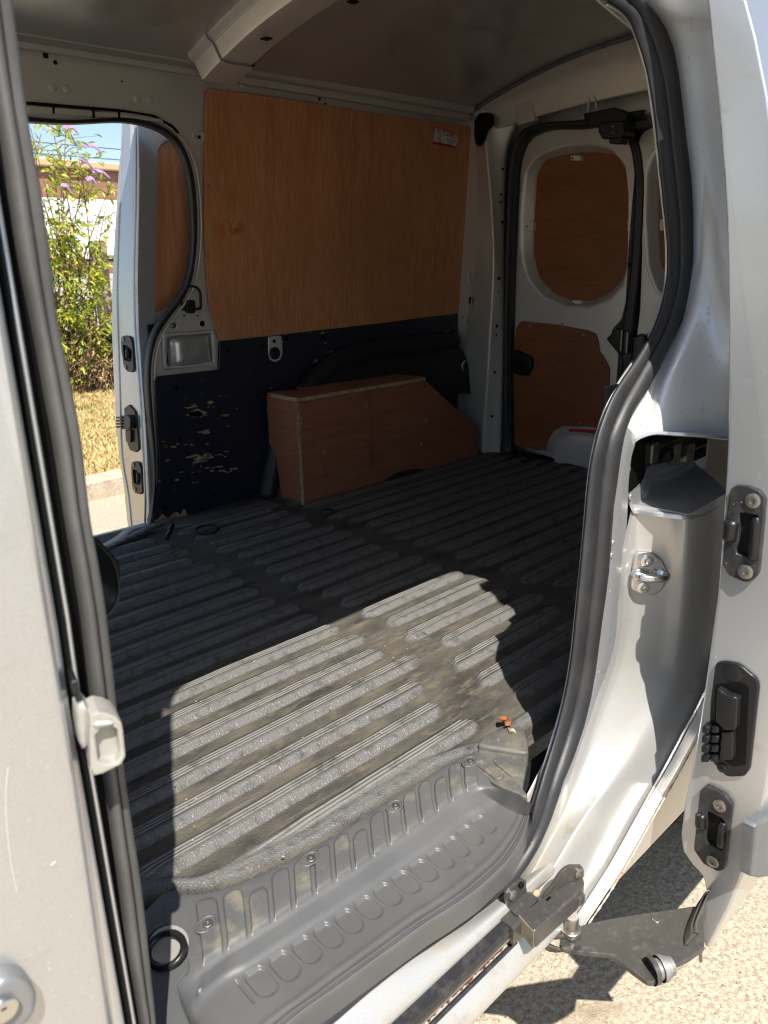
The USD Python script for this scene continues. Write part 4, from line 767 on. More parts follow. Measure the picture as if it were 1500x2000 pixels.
# header above the rear doors
hx_ = 2.03
top = np.array([[hx_ - .01, y, float(zroof(y)) - .004] for y in np.linspace(1.70, .55, 40)]); 
lo = np.array([[hx_ + .0, y, 1.604 + .018 * (1 - ((y - 1.125) / .42) ** 2)] for y in np.linspace(1.64, .60, 40)])
lo2 = lo + [.06, 0, .012]; t2 = top * .5 + lo * .5 + [-.012, 0, .012]
hd = obj('rear_header', loft([top + [.02, 0, .004], top, t2, lo + [-.004, 0, .006], lo, lo2], 60, 6, soft=.2), 'silver_inner', van, smooth=True)
obj('sealant_bead', tube(top + [-.002, 0, -.004], .006, 8), 'grey_moulding', hd, smooth=True)
for a, b in ((1022, 205), (1154, 190)):
    pts = US([(a - 6, b + 32), (a - 1, b - 10), (a + 2, b - 20), (a + 6, b - 8), (a + 13, b + 30)], 'x', hx_ - .004)
    obj('pressed_dart', [tube(pts, .0035, 6, n=24)], 'silver_inner', hd, smooth=True)
obj('header_panel', cbox(np.array([2.09, .5, 1.55]), np.array([2.2, 1.76, 1.76]), .02), 'silver_paint', van)
obj('gusset', plate(PX(2.018), [(1003, 170), (1036, 172), (1044, 235), (1030, 240), (1010, 246)], -.02, .001, .002), 'silver_inner', hd)
# lock hung from the header
lk = obj('header_lock', plate(PX(2.02), [(1140, 222), (1200, 210), (1226, 220), (1226, 243), (1172, 248), (1147, 244)], -.04, .006, .003, .004), 'black_plastic', hd, label='black door lock hanging from the rear header')
obj('lock_case', plate(PX(2.01), [(1173, 240), (1222, 235), (1225, 262), (1216, 270), (1180, 272), (1172, 258)], -.04, .012, .003, .004), 'black_plastic', lk)
obj('lock_foot', plate(PX(2.01), [(1192, 266), (1216, 264), (1214, 281), (1191, 281)], -.03, .006, .002, .003), 'black_plastic', lk)
for q in ((1197, 247), (1198, 260)): obj('screw', disc(U(*q, 'x', 1.996), [-1, 0, 0], .003, .002), 'steel_screw', lk)
# --- rear doors
XR = 2.085
def rear_door(name, outline, win, label):
    d = plate(PX(XR), outline, -.05, .0, .03, .008, holes=[win], hr=.03)
    return obj(name, d, 'silver_inner', van, smooth=40, label=label)
o1_ = [(1004, 330), (1010, 285), (1030, 258), (1075, 245), (1215, 240), (1240, 262), (1240, 330), (1228, 480), (1222, 590), (1213, 625), (1190, 648), (1208, 690), (1204, 740), (1190, 880), (1150, 915), (1075, 893), (1006, 868), (992, 820), (992, 620), (998, 450)]
win = [(1012, 420), (1022, 340), (1045, 305), (1095, 282), (1150, 277), (1195, 290), (1222, 322), (1228, 380), (1226, 520), (1218, 560), (1190, 590), (1150, 603), (1100, 600), (1056, 580), (1026, 540), (1014, 490)]
rd = rear_door('rear_door', o1_, win, 'left of the two rear doors, lined with plywood')
def ring3(pl, pts, h, n=120): 
    q = ring_pts(rounded(pl.px(pts), .02).exterior, .01); return pl.to3(q, h)
# soft dished surround of the window
def dish(pl, outer, inner, h0, h1, n=90):
    def rs(pts, r, h):
        e = rounded(pl.px(pts), r).exterior; k = np.array([e.interpolate(i / n, normalized=True).coords[0] for i in range(n)]); 
        if Polygon(k).exterior.is_ccw: k = k[::-1]
        s = np.argmin(np.arctan2(k[:, 1] - k[:, 1].mean(), k[:, 0] - k[:, 0].mean())); k = np.roll(k, -s, 0); return pl.to3(np.vstack([k, k[:1]]), h)
    a = rs(outer, .04, h0); b = rs(inner, .04, h1); return loft([a, a * .7 + b * .3 + pl.n * (h0 - h1) * .25, a * .35 + b * .65 + pl.n * (h0 - h1) * .12, b, b - pl.n * .006], n + 1, 5, soft=.35)
wout = [(1000, 430), (1008, 330), (1036, 288), (1090, 264), (1155, 258), (1208, 272), (1236, 308), (1240, 380), (1236, 530), (1228, 580), (1200, 612), (1150, 626), (1095, 622), (1040, 600), (1012, 556), (1002, 500)]
wpl = [(1034, 420), (1038, 340), (1052, 312), (1085, 302), (1120, 297), (1160, 296), (1192, 302), (1212, 318), (1222, 345), (1226, 420), (1224, 490), (1214, 535), (1188, 568), (1150, 588), (1110, 589), (1070, 572), (1044, 545), (1032, 500)]
obj('window_surround', dish(PX(XR), win, wpl, .0, -.028), 'silver_inner', rd, smooth=True)
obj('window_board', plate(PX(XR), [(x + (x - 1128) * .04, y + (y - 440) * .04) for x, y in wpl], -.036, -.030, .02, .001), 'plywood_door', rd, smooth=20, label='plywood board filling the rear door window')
for x, y, w, h in ((1119, 308, 10, 5), (1031, 441, 5, 10), (1225, 441, 4, 11), (1121, 592, 9, 5)):
    k = obj('board_clip', plate(PX(XR), [(x - w, y - h), (x + w, y - h), (x + w, y + h), (x - w, y + h)], -.032, -.012 if h > 6 else -.014, .001, .001), 'white_plastic', rd, label='small white clip holding the window board')
    obj('clip_screw', disc(U(x - 1, y + 1, 'x', XR + .011), [-1, 0, 0], .0028, .001), 'black_plastic', k)
lowb = [(1018, 628), (1024, 627), (1090, 634), (1150, 645), (1165, 652), (1170, 668), (1172, 685), (1184, 703), (1192, 720), (1190, 760), (1186, 838), (1150, 833), (1100, 832), (1082, 842), (1072, 858), (1066, 879), (1050, 880), (1005, 868), (999, 858), (998, 760), (1004, 690), (1010, 640)]
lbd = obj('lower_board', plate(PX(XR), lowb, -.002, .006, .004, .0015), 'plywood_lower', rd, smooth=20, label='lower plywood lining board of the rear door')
for q in ((1036, 637), (1098, 632), (1139, 655), (1004, 761), (1132, 826), (1042, 866)): obj('screw', disc(U(*q, 'x', XR - .006), [-1, 0, 0], .0035, .0015), 'steel_screw', lbd)
hp = obj('pull_handle', plate(PX(XR), [(1004, 685), (1012, 682), (1036, 692), (1045, 700), (1044, 718), (1036, 733), (1020, 732), (1000, 724), (1001, 700)], .004, .022, .004, .006), 'black_plastic', rd, label='black plastic pull handle on the rear door')
obj('handle_opening', plate(PX(XR), [(1006, 702), (1034, 710), (1032, 722), (1005, 716)], .0218, .0226, .003, .0002), 'black_recess', hp)
obj('latch_cover', loft([US([(1066, 884), (1074, 860), (1088, 843), (1112, 834), (1165, 838), (1200, 846)], 'x', XR), US([(1076, 888), (1084, 868), (1096, 854), (1116, 848), (1165, 853), (1200, 860)], 'x', XR - .025), US([(1082, 895), (1090, 880), (1100, 870), (1120, 866), (1165, 870), (1200, 876)], 'x', XR - .03), US([(1084, 905), (1096, 905), (1110, 905), (1130, 910), (1160, 918), (1200, 925)], 'x', XR - .028)], 40, 6, soft=.4), 'silver_inner', rd, smooth=True)
obj('reflector', plate(PX(XR - .012), [(1112, 838), (1165, 840), (1164, 857), (1114, 852)], -.004, .004, .002, .001), 'red_reflector', rd, label='red reflector strip at the foot of the rear door')
obj('pressed_recess', plate(PX(XR), [(1070, 890), (1075, 862), (1092, 843), (1190, 845), (1190, 900), (1110, 905)], -.01, .002, .004, .002), 'silver_inner', rd)
lt = obj('door_latch', plate(PX(XR), [(1187, 662), (1208, 640), (1230, 646), (1232, 690), (1212, 692)], -.01, .012, .003, .004), 'black_plastic', rd, label='black latch at the meeting edge of the rear doors')
for k, (a, b) in enumerate(((1213, 644), (1224, 648))): obj('latch_bar', cbox(U(a, b, 'x', XR - .02), U(a + 3, b + 42, 'x', XR - .012), .001), 'steel_screw', lt)
obj('meeting_seal', loft([US([(1212, 250), (1234, 300), (1240, 380), (1232, 520), (1222, 600), (1212, 660), (1214, 720), (1208, 800)], 'x', XR - .01), US([(1232, 245), (1252, 300), (1257, 380), (1250, 520), (1240, 620), (1236, 680), (1236, 740), (1230, 800)], 'x', XR - .002)], 40, 4, thick=[.03, 0, 0]), 'rubber_seal', van, smooth=True)
wr = [(1256, 420), (1258, 330), (1275, 290), (1330, 270), (1420, 270), (1480, 300), (1490, 420), (1480, 560), (1420, 600), (1330, 600), (1280, 570), (1262, 520)]
rd2 = rear_door('rear_door', [(1246, 330), (1248, 262), (1290, 240), (1560, 230), (1600, 300), (1600, 860), (1500, 930), (1250, 900), (1236, 800), (1240, 690), (1250, 600), (1254, 480)], wr, 'right of the two rear doors, mostly hidden by the door seal')
wr2 = [(1276, 420), (1278, 340), (1295, 305), (1340, 290), (1420, 290), (1465, 315), (1472, 420), (1465, 545), (1420, 585), (1340, 585), (1296, 560), (1280, 510)]
obj('window_surround', dish(PX(XR), wr, wr2, .0, -.028), 'silver_inner', rd2, smooth=True)
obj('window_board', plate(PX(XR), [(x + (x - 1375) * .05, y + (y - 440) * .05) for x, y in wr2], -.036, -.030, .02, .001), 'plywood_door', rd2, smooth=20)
obj('board_clip', plate(PX(XR), [(1284, 428), (1296, 428), (1296, 450), (1284, 450)], -.032, -.012, .001, .001), 'white_plastic', rd2)
obj('rear_latch', [tube(US([(1236, 660), (1252, 660)], 'x', XR - .02), .004, 8), disc(U(1253, 660, 'x', XR - .02), [-1, 0, 0], .012, .01)], 'black_plastic', rd2)
# rubber seal round the rear door opening, and the outer rear skin that closes the van
sq = US([(976, 884), (984, 800), (985, 640), (986, 500), (989, 400), (995, 320), (1004, 280), (1022, 252), (1060, 240), (1150, 232), (1256, 214)], 'x', 2.05)
sq2 = US([(1000, 884), (998, 800), (998, 640), (1002, 500), (1006, 400), (1010, 330), (1018, 294), (1034, 268), (1070, 254), (1150, 250), (1256, 232)], 'x', 2.062)
obj('rear_seal', loft([sq, sq * .5 + sq2 * .5 + [-.012, 0, 0], sq2], 60, 5, soft=.3, thick=[.02, 0, 0]), 'rubber_seal', van, smooth=True)
obj('pillar_filler', cbox(np.array([2.07, 1.69, .5]), np.array([2.138, 1.80, 1.72]), .004), 'silver_inner', van)
obj('rear_skin', cbox(np.array([2.14, .42, .3]), np.array([2.17, 1.84, 1.7]), .01), 'silver_paint', van)
obj('threshold', cbox(np.array([2.0, .5, FL - .1]), np.array([2.12, 1.8, FL + .004]), .006), 'black_moulding', van)

# ------------------------------------------------------------------ near side
outv = np.array([0, -1, 0])
IN = near_ring(NI, .015); OUT = near_ring(NO, -.010)
IN = np.vstack([IN[:1] + [-.012, 0, .02], IN]); OUT = np.vstack([OUT[:1] + [-.03, 0, .03], OUT])
# rear, top and bottom run of the near seal follow the traced edge; the front run follows its own trace below
obj('door_seal', seal_strip(IN[:-6], OUT[:-6], 300, .0055, .011, .012), 'rubber_seal', van, smooth=45, label='black rubber seal round the near door opening')
frR = [(8, -110), (23, 0), (40, 133), (53, 233), (74, 350), (97, 500), (110, 617), (137, 750), (160, 883), (173, 1000), (192, 1107), (211, 1240), (227, 1387), (240, 1500), (258, 1620), (277, 1750), (291, 1880), (303, 1997), (311, 2080)]
frL = [(-60, -110), (-45, 0), (-25, 133), (-8, 233), (10, 350), (32, 500), (56, 617), (80, 750), (104, 883), (122, 1000), (140, 1107), (160, 1240), (178, 1387), (197, 1500), (214, 1620), (232, 1750), (250, 1880), (270, 1997), (282, 2080)]
FRr = OS(frR, ynear); FRl = OS(frL, ynear)
obj('front_door_seal', seal_strip(FRr, FRl + [0, -.004, 0], 160, .004, .0085, .004), 'grey_seal', van, smooth=45, label='grey faded rubber seal along the front pillar of the near opening')
# inner side panel of the near side, with opening and slot for the door runner
ring2 = [(p[0] + .0, p[2]) for p in NI]
ring2 = [(x + .05 * min(1, max(0, (z - .55) / .06)), z) for x, z in ring2]
opn = [(XF - .03, .50), (NI[-1][0] - .06, .50)] + ring2[::-1] + [(NI[0][0] - .02, ZT - .012), (.6, ZT + .01), (.42, ZT + .01), (XF + .02, ZT + .008), (XF - .02, ZT - .02), (XF - .03, ZT - .08)]
nw = Polygon([(-.95, .50), (2.08, .50), (2.08, 1.68), (-.95, 1.68)]).difference(Polygon(opn).buffer(0)).difference(sbox(.80, .82, 1.12, 1.03))
if nw.geom_type != 'Polygon': nw = max(nw.geoms, key=lambda g: g.area)
obj('side_panel', drape(nw, lambda u_, v_: np.stack([u_, ynear(v_) + .018, v_], -1), .06, np.array([0, .003, 0])), 'silver_inner', van, label='bare silver inner panel of the near side')
# painted flange that shows inside the seal at the rear post
obj('opening_flange', tube(spline(NI[:24] + [.0135, .0065, 0], 160), .0022, 8), 'silver_paint', van, smooth=True)
obj('cantrail', drape(Polygon([(-.95, ZT - .003), (.80, ZT - .003), (.84, ZT - .02), (.84, 1.70), (-.95, 1.70)]), lambda u_, v_: np.stack([u_, ynear(v_) - .010, v_], -1), .05, np.array([0, .02, 0])), 'silver_paint', van, label='body side above the near door opening')
# --- rear jamb of the near door
st_px = [(1245, -40), (1268, 15), (1292, 50), (1313, 105), (1326, 187), (1336, 277), (1346, 350), (1350, 433), (1350, 500), (1344, 552), (1333, 610), (1310, 672), (1286, 730), (1264, 790), (1245, 858), (1232, 900), (1228, 940), (1226, 985), (1224, 1030), (1216, 1070), (1212, 1130), (1206, 1200), (1204, 1232), (1192, 1290), (1172, 1345), (1150, 1410), (1126, 1480), (1094, 1570), (1060, 1640), (1020, 1705)]
no_px = near_out[:]
J0 = OS([(x - 7, y) for x, y in near_out[:27]], ynear, .002)
jU = [(x, y) for x, y in st_px if y <= 862]; nJ = OS(jU, ynear, -.003)
J0u = OS([(x - 8, y) for x, y in near_out if y <= 880], ynear, .003)
# upper jamb: flange strip, turned edge, broad panel up to (and behind) the sliding door
J1u = nJ
J2u = np.array([onsurf(x, y, ynear, -.024) for x, y in ((1275, -40), (1292, 15), (1312, 50), (1330, 105), (1341, 187), (1352, 277), (1358, 350), (1362, 433), (1362, 500), (1357, 552), (1346, 610), (1326, 680), (1304, 740), (1291, 800), (1284, 846))])
J3u = np.array([onsurf(x, y, ynear, -.086) for x, y in ((1400, -40), (1410, 20), (1420, 60), (1425, 110), (1430, 190), (1438, 280), (1444, 350), (1448, 430), (1448, 500), (1448, 560), (1448, 620), (1448, 690), (1448, 750), (1448, 810), (1448, 857))])
J4u = J3u + [.05, -.008, 0]; J5u = J4u + [.1, .0, 0]
MidU = J2u * .5 + J3u * .5 + [0.008, .004, 0]
jamb = obj('rear_jamb', loft([J0u, J1u, J2u, MidU, J3u, J4u, J5u], 90, 7, soft=.28), 'silver_dirty', van, smooth=True, label='grimy silver door jamb between the rubber seal and the slid back door')
# strip that carries on down past the runner slot
J0s = resample(OS([(x - 8, y) for x, y in near_out[13:26] if y >= 800], ynear, .003), 60)
J1s = resample(OS([(x, y) for x, y in st_px if 850 <= y <= 1705], ynear, -.003), 60)
low_edge = [(1235, 985), (1232, 1010), (1228, 1040), (1222, 1070), (1219, 1130), (1214, 1200), (1211, 1234), (1200, 1292), (1182, 1350), (1160, 1415), (1136, 1485), (1105, 1572), (1072, 1645), (1034, 1712), (985, 1775)]
J1l = np.array([onsurf(x, y, ynear, .002) for x, y in low_edge])
obj('jamb_strip', loft([J0s, J0s * .4 + J1s * .6 - [0, .002, 0], J1s], 80, 6, soft=.2), 'silver_paint', jamb, smooth=True)
def jcurve(pts, o0, o1_): n = len(pts) - 1; return np.array([onsurf(x, y, ynear, o0 + (o1_ - o0) * k_ / n) for k_, (x, y) in enumerate(pts)])
J2l = jcurve(((1345, 1005), (1344, 1040), (1343, 1080), (1341, 1130), (1336, 1200), (1331, 1250), (1322, 1310), (1305, 1362), (1277, 1412), (1240, 1470), (1198, 1528), (1160, 1575), (1122, 1630), (1080, 1700), (1030, 1775)), -.062, -.022)
J3l = jcurve(((1425, 960), (1424, 1030), (1422, 1080), (1416, 1150), (1408, 1220), (1398, 1270), (1385, 1335), (1366, 1392), (1340, 1442), (1313, 1487), (1283, 1541), (1250, 1600), (1207, 1669), (1145, 1765), (1105, 1825)), -.074, -.047)
J4l = jcurve(((1445, 955), (1444, 1030), (1442, 1090), (1436, 1160), (1426, 1235), (1414, 1290), (1398, 1350), (1380, 1400), (1360, 1442), (1333, 1493), (1290, 1569), (1247, 1646), (1213, 1705), (1158, 1789), (1120, 1842)), -.092, -.066)
J5l = J4l + [.004, .016, 0]
low = obj('lower_jamb', loft([J1s[14:], J1l, J1l * .85 + J2l * .15 + [0.003, .003, 0], J1l * .3 + J2l * .7 + [0.003, .003, 0], J2l, J3l * .93 + J2l * .07, J3l, J4l, J5l], 130, 7, soft=.16), 'silver_stained', jamb, smooth=True)
# the runner slot: shelf, back wall, rail and its hanger
yS = .452
def rowpts(q, yv): return US(q, 'y', yv)
s_front = [onsurf(x, y, ynear, o_) for x, y, o_ in ((1226, 966, 0), (1240, 994, -.002), (1290, 1001, -.033), (1345, 1006, -.062), (1375, 998, -.066), (1400, 985, -.070), (1425, 966, -.074))]
s_front = np.array(s_front)
s_mid = np.array([[p[0] + .05 * k, .52, p[2] + .012] for k, p in enumerate(s_front * [1, 1, 1])]) ; s_mid = s_front * [1, .5, 1] + [.055, .5 * .475, .004]; s_back = s_front * [1, .1, 1] + [.115, .9 * .495, .004]
s_up = s_back.copy(); s_up[:, 2] = s_front[:, 2].mean() + .024; s_up2 = s_up + [.01, .02, .0]
obj('hem_sealer', tube(spline(J4l[3:] + [.001, -.001, 0], 160), .0011 * (1 + .5 * np.sin(np.arange(160) * 1.7) * np.sin(np.arange(160) * .43)), 6), 'hem_rust', jamb, smooth=True, label='rusty sealer bead along the hem of the jamb')
obj('hem_bead', tube(spline(J3l[5:] + [-.001, -.0005, 0], 120), .0011, 6), 'hem_rust', jamb, smooth=True)
obj('slot_shelf', loft([s_front - [0, 0, .006], s_front + [0, .002, .0], s_front * .85 + s_mid * .15, s_mid, s_back, s_up, s_up2], 50, 6, soft=.3), 'silver_paint', jamb, smooth=True)
zc = s_front[:, 2].mean()
ln_ = np.array([[.86, .462], [.90, .470], [1.0, .512], [1.1, .56], [1.2, .60], [1.5, .605]])
obj('slot_lining', [strip(np.array([[x, y, zc - .06] for x, y in ln_]), [(0, 0), (.004, 0), (.004, .27), (0, .27)], ((0, 1, 0), (0, 0, 1))), cbox(np.array([.80, .465, zc - .10]), np.array([.905, .469, zc + .16]), .0005), cbox(np.array([.98, .45, zc + .145]), np.array([1.5, .50, zc + .15]), .001)], 'black_recess', jamb)
rz = U(1300, 885, 'y', .56)[2]
rail = obj('runner_rail', strip(np.array([[x, .462 + .10 * min(1, max(0, (x - .90) / .22)), rz] for x in np.linspace(.90, 1.5, 20)]), [(0, .016), (.03, .016), (.03, -.016), (0, -.016), (0, -.012), (.024, -.012), (.024, .012), (0, .012)], ((0, 1, 0), (0, 0, 1))), 'steel_screw', jamb, smooth=20)
rc = U(1304, 887, 'y', .475); obj('runner_bolt', disc(rc, [0, -1, 0], .010, .008, socket=True), 'black_plastic', rail)
for q in (1245, 1282, 1325, 1352): a = U(q, 885, 'y', .478); obj('runner_lug', cbox(a + [-.012, .0, -.014], a + [.010, .012, .014], .002), 'steel_screw', rail)
up = np.array([onsurf(x, y, ynear, o_) for x, y, o_ in ((1234, 876, -.001), (1238, 864, -.003), (1284, 847, -.024), (1340, 850, -.052), (1420, 857, -.082))])
obj('slot_lip', loft([up + [0, 0, .003], up + [0, -.002, -.001], up + [.004, .004, -.0035], up + [.04, .016, -.008], up + [.09, .04, -.004]], 60, 5, soft=.25), 'silver_paint', jamb, smooth=True)
# striker
sp_ = Plane(onsurf(1265, 1115, ynear, -.018), J2l[3] - J1l[5], [0, 0, 1])
if sp_.n[1] > 0: sp_.n = -sp_.n
sk = obj('striker_plate', plate(sp_, [(1240, 1076), (1274, 1078), (1292, 1092), (1302, 1112), (1302, 1130), (1292, 1150), (1276, 1161), (1258, 1160), (1232, 1150), (1231, 1140), (1238, 1090)], -.004, .0045, .004, .002), 'steel_bright', jamb, smooth=25, label='chromed door striker bolted to the rear jamb')
for q in ((1260, 1093), (1253, 1145)): obj('bolt', disc(sp_.to3(sp_.px([q])[0], .004), sp_.n, .0082, .003, socket=True), 'steel_bright', sk)
q_ = sp_.px([(1243, 1119), (1244, 1124), (1292, 1128), (1292, 1122)])
bar = np.array([sp_.to3(q_[0], .003), sp_.to3(q_[0], .011), sp_.to3((q_[0] * .85 + q_[3] * .15), .0145), sp_.to3((q_[0] * .15 + q_[3] * .85), .0145), sp_.to3(q_[3], .011), sp_.to3(q_[3], .003)])
obj('striker_loop', tube(resample(bar, 40), .0052, 10), 'steel_bright', sk, smooth=True)
for q in (q_[0], q_[3]): obj('striker_boss', disc(sp_.to3(q, .004), sp_.n, .0085, .006), 'steel_bright', sk)
for q in ((1232, 970), (1228, 916), (1222, 898), (1198, 1060), (1195, 1085), (1193, 1155), (1273, 1007), (1373, 1015)): obj('spot_weld', disc(onsurf(*q, ynear, -.001 if q[0] < 1240 else .004), [0, -1, 0], .0038, .0012, dome=.8), 'silver_paint', jamb, smooth=True)
# --- sill and lower rail of the near door
def along(px_list, yv): return US(px_list, 'y', yv)
S0 = np.vstack([NO[25:30] + [0, .004, .004], [[NO[29][0] - .08, NO[29][1] + .004, NO[29][2] + .004], [XF - .05, NO[29][1] + .004, NO[29][2] + .008]]])
xr = np.array([p[0] for p in S0])
def row(x0, x1, yv, zv, n=12): return np.stack([np.linspace(x0, x1, n), np.full(n, yv), np.full(n, zv)], 1)
S1 = np.stack([np.linspace(.610, XF - .05, 12), np.r_[np.linspace(.428, .432, 12)], np.linspace(.60, .545, 12)], 1); 
zt_ = U(776, 2000, 'y', .405)[2]; zl_ = U(832, 2000, 'y', .40)[2]; zo_ = U(940, 2000, 'y', .385)[2]
S1 = resample(S0, 40) + [.006, -.013, -.002]
Ra = row(.655, XF - .05, .413, zt_ + .012); Rb = row(.655, XF - .05, .408, zt_); Rc = row(.655, XF - .05, .420, zl_ + .002); Rd = row(.655, XF - .05, .400, zl_ - .004)
Re = row(.655, XF - .05, .388, zl_ - .022); Rf = row(.655, XF - .05, .384, zo_ + .016); Rg = row(.655, XF - .05, .392, zo_); Rh = row(.655, XF - .05, .44, zo_ - .008)
sill = obj('sill', loft([S0, S1, Ra, Rb, Rc, Rd, Re, Rf, Rg, Rh], 90, 6, soft=.22), 'silver_stained', van, smooth=True, label='dusty painted sill below the near door')
x0r, x1r = U(560, 2000, 'y', .40)[0] - .3, U(1000, 1815, 'y', .404)[0]
rr = np.stack([np.linspace(x1r, x0r, 30), np.full(30, .0), np.full(30, 0.0)], 1)
zr1 = zt_ - .001; zr2 = zl_ + .010
rl = obj('slide_rail', strip(rr + [0, .397, zr1], [(0, 0), (.022, .003), (.022, -(zr1 - zr2)), (.004, -(zr1 - zr2)), (-.001, -(zr1 - zr2) * .8), (-.002, -.006)], ((0, 1, 0), (0, 0, 1))), 'black_rail', van, smooth=20, label='black lower slide rail on the sill')
tooth = []
r = np.random.default_rng(12)
for i in range(150):
    x = x1r - .004 - i * .0042
    if x < x0r: break
    tooth.append(cbox(np.array([x - .0013, .400 + r.uniform(-.001, .001), zr2 - r.uniform(.008, .012)]), np.array([x + .0013, .408, zr2 - .001]), .0004))
obj('corroded_edge', strip(rr[:, :] + [0, .402, zr2], [(0, 0), (.012, 0), (.012, -.012), (.001, -.0105)], ((0, 1, 0), (0, 0, 1))), 'rust', rl, smooth=20, label='rusty flaking lower edge of the slide rail')
obj('corrosion_flakes', tooth, 'rust', rl, smooth=20)
obj('lower_lip', tube(rr + [0, .398, zr2 - .0145], .0028, 8), 'black_rail', rl, smooth=True)
# rail end bracket
py = PY(.400)
zb = zt_ + .007; xb0 = U(1022, 1800, 'y', .392)[0]; PBt = PZ(zb)
br = obj('rail_bracket', plate(PBt, [(1013, 1785), (1060, 1749), (1090, 1727), (1112, 1716), (1138, 1711), (1142, 1719), (1130, 1744), (1086, 1783), (1044, 1821)], -.024, 0, .0015, .0030), 'greasy_iron', van, smooth=30, label='greasy black end bracket of the slide rail')
ga, gb = U(1058, 1752, 'z', zb), U(1139, 1712, 'z', zb); PE = Plane(ga, gb - ga, [0, 0, 1])
obj('bracket_ear', plate(PY(.4115), [(986, 1752), (988, 1741), (994, 1733), (1020, 1715), (1026, 1718), (1027, 1740), (1052, 1756), (1020, 1800), (1004, 1790), (992, 1776)], -.002, .0015, .0012, .0008), 'greasy_iron', br, smooth=30)
obj('bracket_web', plate(PZ(zb - .001), [(992, 1770), (1008, 1752), (1034, 1742), (1052, 1757), (1016, 1790), (1003, 1785)], -.0015, .0012, .001, .0006), 'greasy_iron', br, smooth=30)
obj('bracket_ear', plate(PE, [(1056, 1756), (1076, 1730), (1092, 1706), (1102, 1695), (1112, 1690), (1134, 1690), (1139, 1696), (1139, 1714), (1112, 1722), (1090, 1734), (1070, 1752)], -.002, .0018, .0012, .0008), 'greasy_iron', br, smooth=30)
bq = US([(1013, 1786), (1044, 1822)], 'z', zb - .002)
obj('bracket_edge', strip(np.array([bq[0] * (1 - t) + bq[1] * t + [-.002, 0, 0] for t in np.linspace(0, 1, 6)]), [(0, .002), (.0012, .002), (.0012, -.021), (0, -.021)], ((1, 0, 0), (0, 0, 1))), 'rail_grime', br, smooth=20)
xc0 = U(1004, 1800, 'y', .395)[0]
obj('rail_collar', strip(np.array([[x, 0, zt_ + .0035] for x in np.linspace(xc0 - .006, xb0 - .001, 5)]), [(.419, 0), (.394, 0), (.391, -.003), (.391, -.024), (.395, -.024), (.395, -.006), (.398, -.004), (.419, -.004)], ((0, 1, 0), (0, 0, 1))), 'greasy_iron', br, smooth=30)
obj('screw', disc(PE.to3(PE.px([(1128, 1702)])[0], .002), PE.n, .0066, .003, socket=True), 'steel_screw', br)
for q, yy, rr_ in (((1000, 1747), .409, .0058), ((1017, 1728), .409, .0036)): obj('screw', disc(U(*q, 'y', yy), [0, -1, .15], rr_, .003, socket=True), 'steel_screw' if rr_ > .004 else 'black_recess', br)
c = U(1071, 1755, 'z', zb + .0004); obj('bracket_slot', cbox(c + [-.004, -.0015, -.002], c + [.004, .0015, .0003], .0003), 'black_recess', br)
c = U(1127, 1752, 'z', zb - .014); obj('bracket_peg', cbox(c + [-.006, -.008, -.007], c + [.006, .01, .007], .002), 'greasy_iron', br)
obj('foam_scrap', (lambda m: trimesh.Trimesh(m.vertices * [.006, .004, .004] + U(1048, 1745, 'y', .405), m.faces, process=False))(trimesh.creation.icosphere(2)), 'ply_edge', br, smooth=True)
obj('rail_face', strip(np.array([[x, .3962, zr2] for x in np.linspace(x0r, xb0, 20)]), [(0, .0), (.0012, .0), (.0012, zr1 - zr2 - .010), (0, zr1 - zr2 - .010)], ((0, 1, 0), (0, 0, 1))), 'rail_grime', rl, smooth=20)
# --- roller arm of the sliding door
za = U(1110, 1812, 'y', .385)[2]; PA = PZ(za)
arm_px = [(1092, 1848), (1094, 1835), (1120, 1812), (1150, 1802), (1200, 1792), (1280, 1780), (1362, 1768), (1376, 1790), (1376, 1850), (1345, 1872), (1308, 1890), (1290, 1912), (1268, 1920), (1240, 1900), (1212, 1878), (1190, 1864), (1110, 1856)]
arm = obj('roller_arm', plate(PA, arm_px, -.006, .0, .004, .0015), 'greasy_iron', van, smooth=30, label='flat steel roller arm reaching from the rail to the door')
obj('arm_plate', plate(PZ(za + .006), [(1052, 1836), (1075, 1808), (1090, 1786), (1108, 1766), (1122, 1776), (1124, 1800), (1132, 1815), (1110, 1826)], -.004, .0, .003, .0015), 'greasy_iron', arm, smooth=30)
obj('arm_clip', loft([US([(1050, 1822), (1064, 1836), (1082, 1846), (1104, 1852)], 'z', za), US([(1052, 1836), (1068, 1848), (1084, 1852), (1102, 1856)], 'z', za - .012), US([(1060, 1842), (1072, 1856), (1090, 1860), (1106, 1858)], 'z', za - .02)], 24, 4, thick=[0, .003, -.003]), 'greasy_iron', arm, smooth=True)
pc = U(1115, 1818, 'z', za + .004); obj('pivot_pin', [disc(pc, UPV, .0125, .006), disc(pc + [0, 0, .006], UPV, .0085, .016, dome=.15)], 'steel_screw', arm)
obj('pivot_cap', disc(pc + [0, 0, .0225], UPV, .0078, .002), 'cast_alloy', arm)
obj('arm_bolt', disc(U(1282, 1797, 'z', za + .0005), UPV, .005, .002), 'steel_screw', arm)
flange_ = np.array([U(a, b, 'z', za + h_) for a, b, h_ in ((1374, 1760, 0), (1352, 1795, 0), (1338, 1830, 0), (1340, 1846, 0))])
obj('arm_upright', loft([US([(1362, 1764), (1345, 1800), (1334, 1830), (1336, 1848)], 'z', za), US([(1362, 1764), (1345, 1800), (1334, 1830), (1336, 1848)], 'z', za) + [.012, -.006, .02], US([(1375, 1745), (1370, 1790), (1366, 1840), (1366, 1880)], 'x', .842)], 24, 6, soft=.2, thick=[.003, -.003, 0]), 'greasy_iron', arm, smooth=True)
